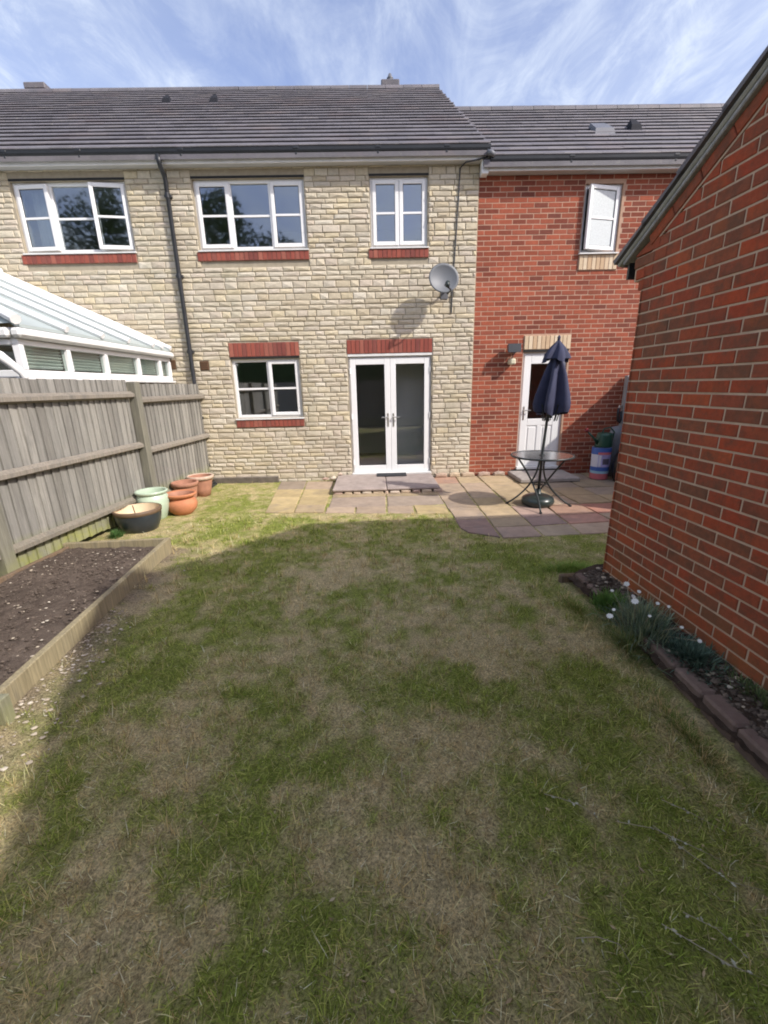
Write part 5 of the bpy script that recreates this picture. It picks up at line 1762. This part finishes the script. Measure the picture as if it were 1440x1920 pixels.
rn = np.random.RandomState(4)
def lawn_points(n, x0, x1, y0, y1):
    x, y = rn.uniform(x0, x1, n), rn.uniform(y0, y1, n)
    d = np.hypot(x, y + 7.82)
    keep = rn.rand(n) < np.clip((2.4 / d) ** 1.0, .25, 1)
    # paving, beds and garage stay clear
    x0_, y0_ = x, y
    x = x + (vnoise(x * 9 + 5, y * 9 + 8, 71) - .5) * .09
    y = y + (vnoise(x * 9 + 25, y * 9 + 18, 72) - .5) * .12
    pav = ((y > -2.13) & (x > -1.62) & (x < 1.0)) | ((y > -2.36 - .03 * (x < 0)) & (x > -.74) & (x < 1.0)) | ((y > -3.12) & (x > 1.0) & (x < 1.4)) | ((y > -3.37) & (x > 1.36))
    pav |= (y > -3.18 - .5 * (x - 1.0)) & (x > .96) & (x < 1.4)
    x, y = x0_, y0_
    keep &= rn.rand(n) < .55 + .6 * green_amount(x, y)
    bedl = (y < -3.56) & (x < bed_x(y) + .012)
    fen = x < (-3.033 + .089 * y + .03)
    bedr = (y < -4.47) & (x > 1.575)
    gar = (y < -4.45) & (x > 1.6)
    wallm = y > -.05
    keep &= ~(pav | bedl | fen | bedr | gar | wallm)
    # thin where the ground is bare beside the board
    bare = (y < -3.4) & (rn.rand(n) > np.clip((x - bed_x(y)) / .42 + .10, 0, 1))
    keep &= ~bare
    pots = (x < -2.45) & (y > -3.0) & (y < -.6) & (rn.rand(n) < .45)
    keep &= ~pots
    return x[keep], y[keep]
X1, Y1 = lawn_points(190000, -3.3, 2.6, -7.9, -.05)
X2, Y2 = lawn_points(75000, -1.75, 1.60, -7.7, -5.4)
X_, Y_ = np.concatenate([X1, X2]), np.concatenate([Y1, Y2])
X_ = X_ + (vnoise(X_ * 60 + 11, Y_ * 60 + 7, 5) - .5) * .03
Y_ = Y_ + (vnoise(X_ * 60 + 31, Y_ * 60 + 17, 6) - .5) * .03
X3, Y3 = lawn_points(6500, -2.4, 1.55, -7.7, -2.3)
tuft_k = 11
TX, TY = np.repeat(X3, tuft_k), np.repeat(Y3, tuft_k)
taz = rn.uniform(0, 2 * np.pi, len(TX))
tr_ = np.abs(rn.normal(0, .011, len(TX)))
n_loose = len(X_)
X_, Y_ = np.concatenate([X_, TX + tr_ * np.cos(taz)]), np.concatenate([Y_, TY + tr_ * np.sin(taz)])
g = green_amount(X_, Y_)
n = len(X_)
isg = rn.rand(n) < np.clip(.07 + g * .86, .06, .9)
in_tuft = np.arange(n) >= n_loose
tg = np.repeat(rn.rand(len(X3)) < np.clip(.1 + green_amount(X3, Y3) * .95, .08, .9), tuft_k)
isg[in_tuft] = tg
hgt = .42 + .75 * fbm(X_ * 7 + 2, Y_ * 7 + 66, 91, 3)
L = np.where(isg, rn.uniform(.022, .052, n) * (.75 + .6 * g), rn.uniform(.022, .085, n)) * hgt * np.where(in_tuft, 1.3, 1.0)
Wd = np.where(isg, rn.uniform(.0016, .0034, n), rn.uniform(.0012, .0028, n))
dist = np.hypot(X_, Y_ + 7.82)
Wd *= np.clip(dist / 2.4, 1, 2.0)
lean = np.where(isg, rn.uniform(.45, 1.35, n), rn.uniform(1.0, 1.54, n))
curl = np.where(isg, rn.uniform(0, .8, n), rn.uniform(-.6, .6, n))
az = rn.uniform(0, 2 * np.pi, n)
az[in_tuft] = taz + rn.normal(0, .4, len(taz))
lean[in_tuft] = rn.uniform(.1, 1.2, len(taz))
gc = np.array([[.265, .325, .055], [.345, .395, .085], [.175, .235, .035], [.46, .46, .14]])
dcol = np.array([[.66, .54, .28], [.54, .42, .19], [.78, .68, .41], [.38, .28, .13], [.62, .52, .28]])
col = np.where(isg[:, None], gc[rn.randint(0, 4, n)], dcol[rn.randint(0, 5, n)]) * rn.uniform(.4, 1.65, (n, 1))
col = np.minimum(col, .86)
P = np.stack([X_, Y_, lawn_z(X_, Y_) - .004], 1)
place(blades(P, L, Wd, az, lean, curl, col, 'grass'), 'grass', kind='stuff')['label'] = 'short patchy grass, part green and part dried to straw'

# --- plants of the flower bed
def clump(name, label, cx, cy, rx, ry, n, Lr, wr, cols, leanr=(0.0, 1.0), zf=soil2, cat='plant', seed=1, base=0.0):
    r = np.random.RandomState(seed)
    a, q = r.uniform(0, 2 * np.pi, n), np.abs(r.normal(0, .55, n))
    x, y = cx + rx * q * np.cos(a), cy + ry * q * np.sin(a)
    z = zf(x, y) + base
    t = thing(name, (cx, cy, float(zf(np.array([cx]), np.array([cy]))[0])), label, cat)
    cc_ = np.array(cols) * 1.9
    col = cc_[r.randint(0, len(cols), n)] * r.uniform(.7, 1.3, (n, 1))
    me = blades(np.stack([x, y, z], 1), r.uniform(*Lr, n), r.uniform(*wr, n), a + r.normal(0, .7, n), r.uniform(*leanr, n) * (.35 + .65 * q), r.uniform(-.1, .7, n), col, 'foliage')
    place(me, 'foliage', t)
    return t
clump('rockery_plant', 'low bright green mossy plant at the far end of the flower bed', 1.69, -5.06, .10, .13, 1500, (.04, .11), (.003, .006), [(.07, .14, .03), (.10, .17, .04), (.05, .10, .025)], (0, 1.2), seed=2)
fl_ = clump('flowering_plant', 'grey green plant with small white flowers against the garage wall', 1.73, -5.38, .12, .21, 1300, (.06, .20), (.004, .008), [(.12, .16, .12), (.15, .19, .14), (.08, .12, .07), (.19, .21, .12)], (0, .9), seed=3)
clump('trailing_plant', 'dark blue green low plant trailing along the bed, right of the white flowers', 1.80, -5.72, .09, .22, 1000, (.03, .10), (.006, .012), [(.055, .09, .07), (.08, .12, .09), (.04, .065, .045)], (.2, 1.3), seed=4)
clump('weed_tuft', 'tangled weeds growing over the edging blocks below the white flowers', 1.60, -5.45, .07, .26, 1400, (.04, .13), (.0025, .005), [(.11, .15, .05), (.16, .18, .07), (.26, .23, .11), (.08, .11, .04)], (.2, 1.3), lawn_z, seed=5)
clump('weed_tuft', 'thin scattering of small weeds at the foot of the garage wall, nearest the camera', 1.86, -6.15, .05, .45, 500, (.02, .07), (.003, .006), [(.05, .08, .03), (.08, .10, .04)], (.2, 1.3), seed=6)
clump('grass_tuft', 'dark green longer grass tuft between the patio and the flower bed', 1.78, -4.25, .32, .12, 2600, (.03, .08), (.002, .004), [(.10, .17, .03), (.14, .21, .045), (.22, .24, .07)], (.2, 1.2), lawn_z, 'grass tuft', seed=7)
clump('grass_tuft', 'dark green longer grass along the far edging of the flower bed', 1.50, -4.95, .10, .36, 1500, (.02, .065), (.002, .004), [(.10, .14, .03), (.14, .18, .045), (.30, .25, .11)], (.2, 1.2), lawn_z, 'grass tuft', seed=8)
clump('grass_tuft', 'longer grass along the near edging blocks of the flower bed', 1.49, -6.2, .10, .55, 1500, (.02, .06), (.002, .004), [(.09, .125, .03), (.13, .16, .045), (.34, .27, .13)], (.2, 1.2), lawn_z, 'grass tuft', seed=9)
clump('weed_tuft', 'small green weed against the black bowl by the fence', -3.12, -2.96, .07, .07, 300, (.04, .12), (.006, .012), [(.05, .10, .03), (.07, .13, .04)], (.1, 1.1), lawn_z, seed=10)
rfw = random.Random(8)
for (x, y, z, s) in ((1.405, -5.55, .20, .021), (1.648, -5.40, .21, .024), (1.748, -5.136, .20, .020), (1.70, -5.30, .19, .016), (1.74, -5.29, .22, .014), (1.63, -5.17, .17, .012),
                     (1.48, -5.46, .19, .012), (1.80, -5.40, .19, .012), (1.83, -5.46, .20, .010), (1.81, -5.62, .15, .011), (1.85, -5.72, .12, .013), (1.69, -5.50, .16, .011)):
    bx, by = (x + 1.72) / 2, (y - 5.36) / 2
    h = MB()
    f0 = Vector((x, y, z))
    nrm = Vector((rfw.uniform(-.4, .1), rfw.uniform(-.7, -.2), .8)).normalized()
    ex = nrm.orthogonal().normalized()
    eyv = nrm.cross(ex)
    for j in range(9):
        a = 2 * math.pi * j / 9
        d = ex * math.cos(a) + eyv * math.sin(a)
        w = nrm.cross(d) * s * .34
        k = len(h.v)
        h.v += [tuple(f0), tuple(f0 + d * s * .6 + w + nrm * s * .12), tuple(f0 + d * s * 1.05 + nrm * s * .05), tuple(f0 + d * s * .6 - w + nrm * s * .12),
                tuple(f0 - nrm * s * .12), tuple(f0 + d * s * .6 - nrm * s * .02)]
        h.f += [(k, k + 1, k + 2, k + 3), (k + 4, k + 3, k + 2, k + 5), (k + 4, k + 5, k + 2, k + 1)]
    fo = h.build('flower', M['petal'], fl_)
    MB().tube([(bx, by, .04), ((bx + x) / 2, (by + y) / 2, z * .65), tuple(f0)], .0018, 5).build('stem', M['twig'], fo)

# --- prunings lying on the lawn
def twig(pts, r, label, leaves=0, seed=0):
    rr = random.Random(seed)
    t = thing('twig', (pts[0][0], pts[0][1], -.09), label, 'twig', group='prunings lying on the lawn')
    q = [(a, b, float(lawn_z(np.array([a]), np.array([b]))[0]) + h - .003) for a, b, h in pts]
    r *= .5
    MB().tube(q, [r] * (len(q) - 1) + [r * .5], 6).build('stem', M['twig'], t, smooth=True)
    for i in range(leaves):
        k = rr.randrange(len(q) - 1)
        p = Vector(q[k]).lerp(Vector(q[k + 1]), rr.random())
        a = rr.uniform(0, 6.28)
        l = rr.uniform(.008, .020)
        d = Vector((math.cos(a), math.sin(a), rr.uniform(-.1, .5)))
        s_ = Vector((-math.sin(a), math.cos(a), rr.uniform(-.4, .4))) * l * .28
        m = MB()
        e = p + d * l
        mid_ = p + d * l * .5
        up_ = Vector((0, 0, .0012))
        m.add([p, mid_ + s_, e, mid_ - s_, p - up_, mid_ + s_ - up_, e - up_, mid_ - s_ - up_], [(0, 1, 2, 3), (7, 6, 5, 4), (0, 4, 5, 1), (1, 5, 6, 2), (2, 6, 7, 3), (3, 7, 4, 0)])
        m.build('leaf', M['dry_leaf'], t)
twig([(.664, -6.475, .03), (.72, -6.50, .035), (.79, -6.535, .032), (.83, -6.58, .03)], .003, 'pale leafy twig lying alone on the lawn, left of the other leafy twigs', 9, 1)
twig([(.90, -6.60, .03), (1.02, -6.64, .04), (1.12, -6.70, .035), (1.20, -6.76, .03)], .0028, 'long thin twig pointing at a crumpled grey leaf near the flower bed', 7, 2)
twig([(1.03, -6.62, .03), (1.09, -6.72, .035), (1.17, -6.82, .03), (1.26, -6.85, .03)], .0026, 'thin twig crossing under the long one that points at the crumpled leaf', 8, 3)
twig([(.575, -6.955, .03), (.64, -6.958, .035), (.70, -6.975, .032), (.715, -7.02, .02)], .0028, 'bent pale twig with a crook, lying on dry grass near the front of the lawn', 1, 4)
twig([(.86, -6.93, .03), (.93, -6.985, .035), (1.0, -7.03, .03), (1.06, -7.06, .03)], .003, 'dark knot of twigs with several pale leaves at the front of the lawn', 12, 5)
twig([(.95, -6.90, .03), (1.02, -6.95, .04), (1.07, -7.03, .03)], .0026, 'short twig lying across the dark knot of twigs', 6, 6)
twig([(1.13, -6.52, .03), (1.2, -6.57, .035), (1.29, -6.66, .03)], .0026, 'thin twig nearest the edging blocks of the flower bed', 4, 7)
twig([(.079, -6.315, .028), (.078, -6.36, .03), (.076, -6.405, .028)], .004, 'short straight pale stick lying in the middle of the lawn', 0, 8)
twig([(-.135, -5.925, .028), (-.11, -5.955, .032), (-.085, -5.99, .026)], .004, 'curved pale stick beside a dark hollow in the lawn', 1, 9)
twig([(.155, -6.665, .028), (.15, -6.69, .03), (.157, -6.715, .026)], .0035, 'short curled pale straw on the brown patch of the lawn', 0, 10)

# ------------------------------------------------------------------ behind the camera (seen in the window panes)
bfence = thing('board_fence', (0, -11.2, -.1), 'grey board fence closing the far end of the garden, reflected in the glass doors', 'fence')
for k in range(8):
    MB().box(-4.4 + k * 1.15, -4.4 + k * 1.15 + 1.14, -11.22, -11.2, -.1, 1.8).build('panel', M['fence'], bfence)
def tree(x, y, h, r, label, seed, n=8000):
    rr = random.Random(seed)
    t = thing('garden_tree', (x, y, -.15), label, 'tree', group='trees beyond the end of the garden')
    MB().tube([(x, y, -.2), (x + .1, y, h * .3), (x - .05, y + .1, h * .6)], [.2, .15, .07], 10).build('trunk', M['trunk'], t, smooth=True)
    m = MB()
    blobs = [(Vector((x + rr.uniform(-.6, .6) * r, y + rr.uniform(-.6, .6) * r, h * rr.uniform(.35, .88))), r * rr.uniform(.35, .62)) for _ in range(11)]
    for i in range(n):
        c, q = rr.choice(blobs)
        d = Vector((rr.gauss(0, 1), rr.gauss(0, 1), rr.gauss(0, 1))).normalized() * q * rr.uniform(.55, 1.05)
        p = c + d
        a = Vector((rr.gauss(0, 1), rr.gauss(0, 1), rr.gauss(0, 1))).normalized()
        b = a.orthogonal().normalized()
        s_ = rr.uniform(.06, .14)
        m.add([p - a * s_, p + b * s_ * .5, p + a * s_, p - b * s_ * .5], [(0, 1, 2, 3)])
    m.build('crown', M['leaf'], t)
tree(-6.3, -18.5, 12.0, 3.1, 'bushy green tree beyond the end of the garden, mirrored in the wide upstairs window', 1)
tree(-14.5, -19.5, 13.5, 3.6, 'tall green tree mirrored in the open upstairs window of the left house', 2)
tree(-9.6, -21.0, 11.0, 2.6, 'smaller green tree standing between the two taller mirrored trees', 3)

hd = thing('garden_hedge', (-1.5, -13.2, -.15), 'tall clipped green hedge behind the far fence, mirrored in the French doors', 'hedge')
rr = random.Random(12)
MB().box(-10, 7, -13.7, -12.9, -.2, 4.2, .3).build('hedge_body', M['leaf'], hd)
m = MB()
for i in range(5000):
    p = Vector((rr.uniform(-10, 7), rr.uniform(-12.95, -12.65), rr.uniform(0, 4.4)))
    a = Vector((rr.gauss(0, 1), rr.gauss(0, 1), rr.gauss(0, 1))).normalized()
    b = a.orthogonal().normalized()
    s_ = rr.uniform(.05, .11)
    m.add([p - a * s_, p + b * s_ * .5, p + a * s_, p - b * s_ * .5], [(0, 1, 2, 3)])
m.build('leaves', M['leaf'], hd, kind='stuff')

# small finds: a cane in the bowl, dead leaves on the grass
cane = MB().tube([(-3.02, -2.62, -.05), (-3.0, -2.70, .14), (-2.99, -2.74, .24)], .006, 6).build('cane', M['brown_wood'])
cane['label'], cane['category'] = 'thin dark cane stuck in the wide black bowl', 'cane'
rl = random.Random(44)
lf = MB()
for i in range(420):
    x, y = rl.uniform(-1.7, 1.45), rl.uniform(-7.2, -3.0)
    z = float(lawn_z(np.array([x]), np.array([y]))[0]) + rl.uniform(.008, .022)
    a = rl.uniform(0, 6.28)
    l, w = rl.uniform(.006, .014), rl.uniform(.002, .005)
    d = Vector((math.cos(a), math.sin(a), rl.uniform(-.3, .3)))
    sd = Vector((-math.sin(a), math.cos(a), rl.uniform(-.5, .5)))
    p = Vector((x, y, z))
    up_ = Vector((0, 0, .001))
    q = [p - d * l, p + sd * w, p + d * l, p - sd * w]
    lf.add(q + [v - up_ for v in q], [(0, 1, 2, 3), (7, 6, 5, 4), (0, 4, 5, 1), (1, 5, 6, 2), (2, 6, 7, 3), (3, 7, 4, 0)])
lf.build('fallen_leaves', M['litter'], kind='stuff')['label'] = 'scattered bits of dry leaf and straw on the lawn'
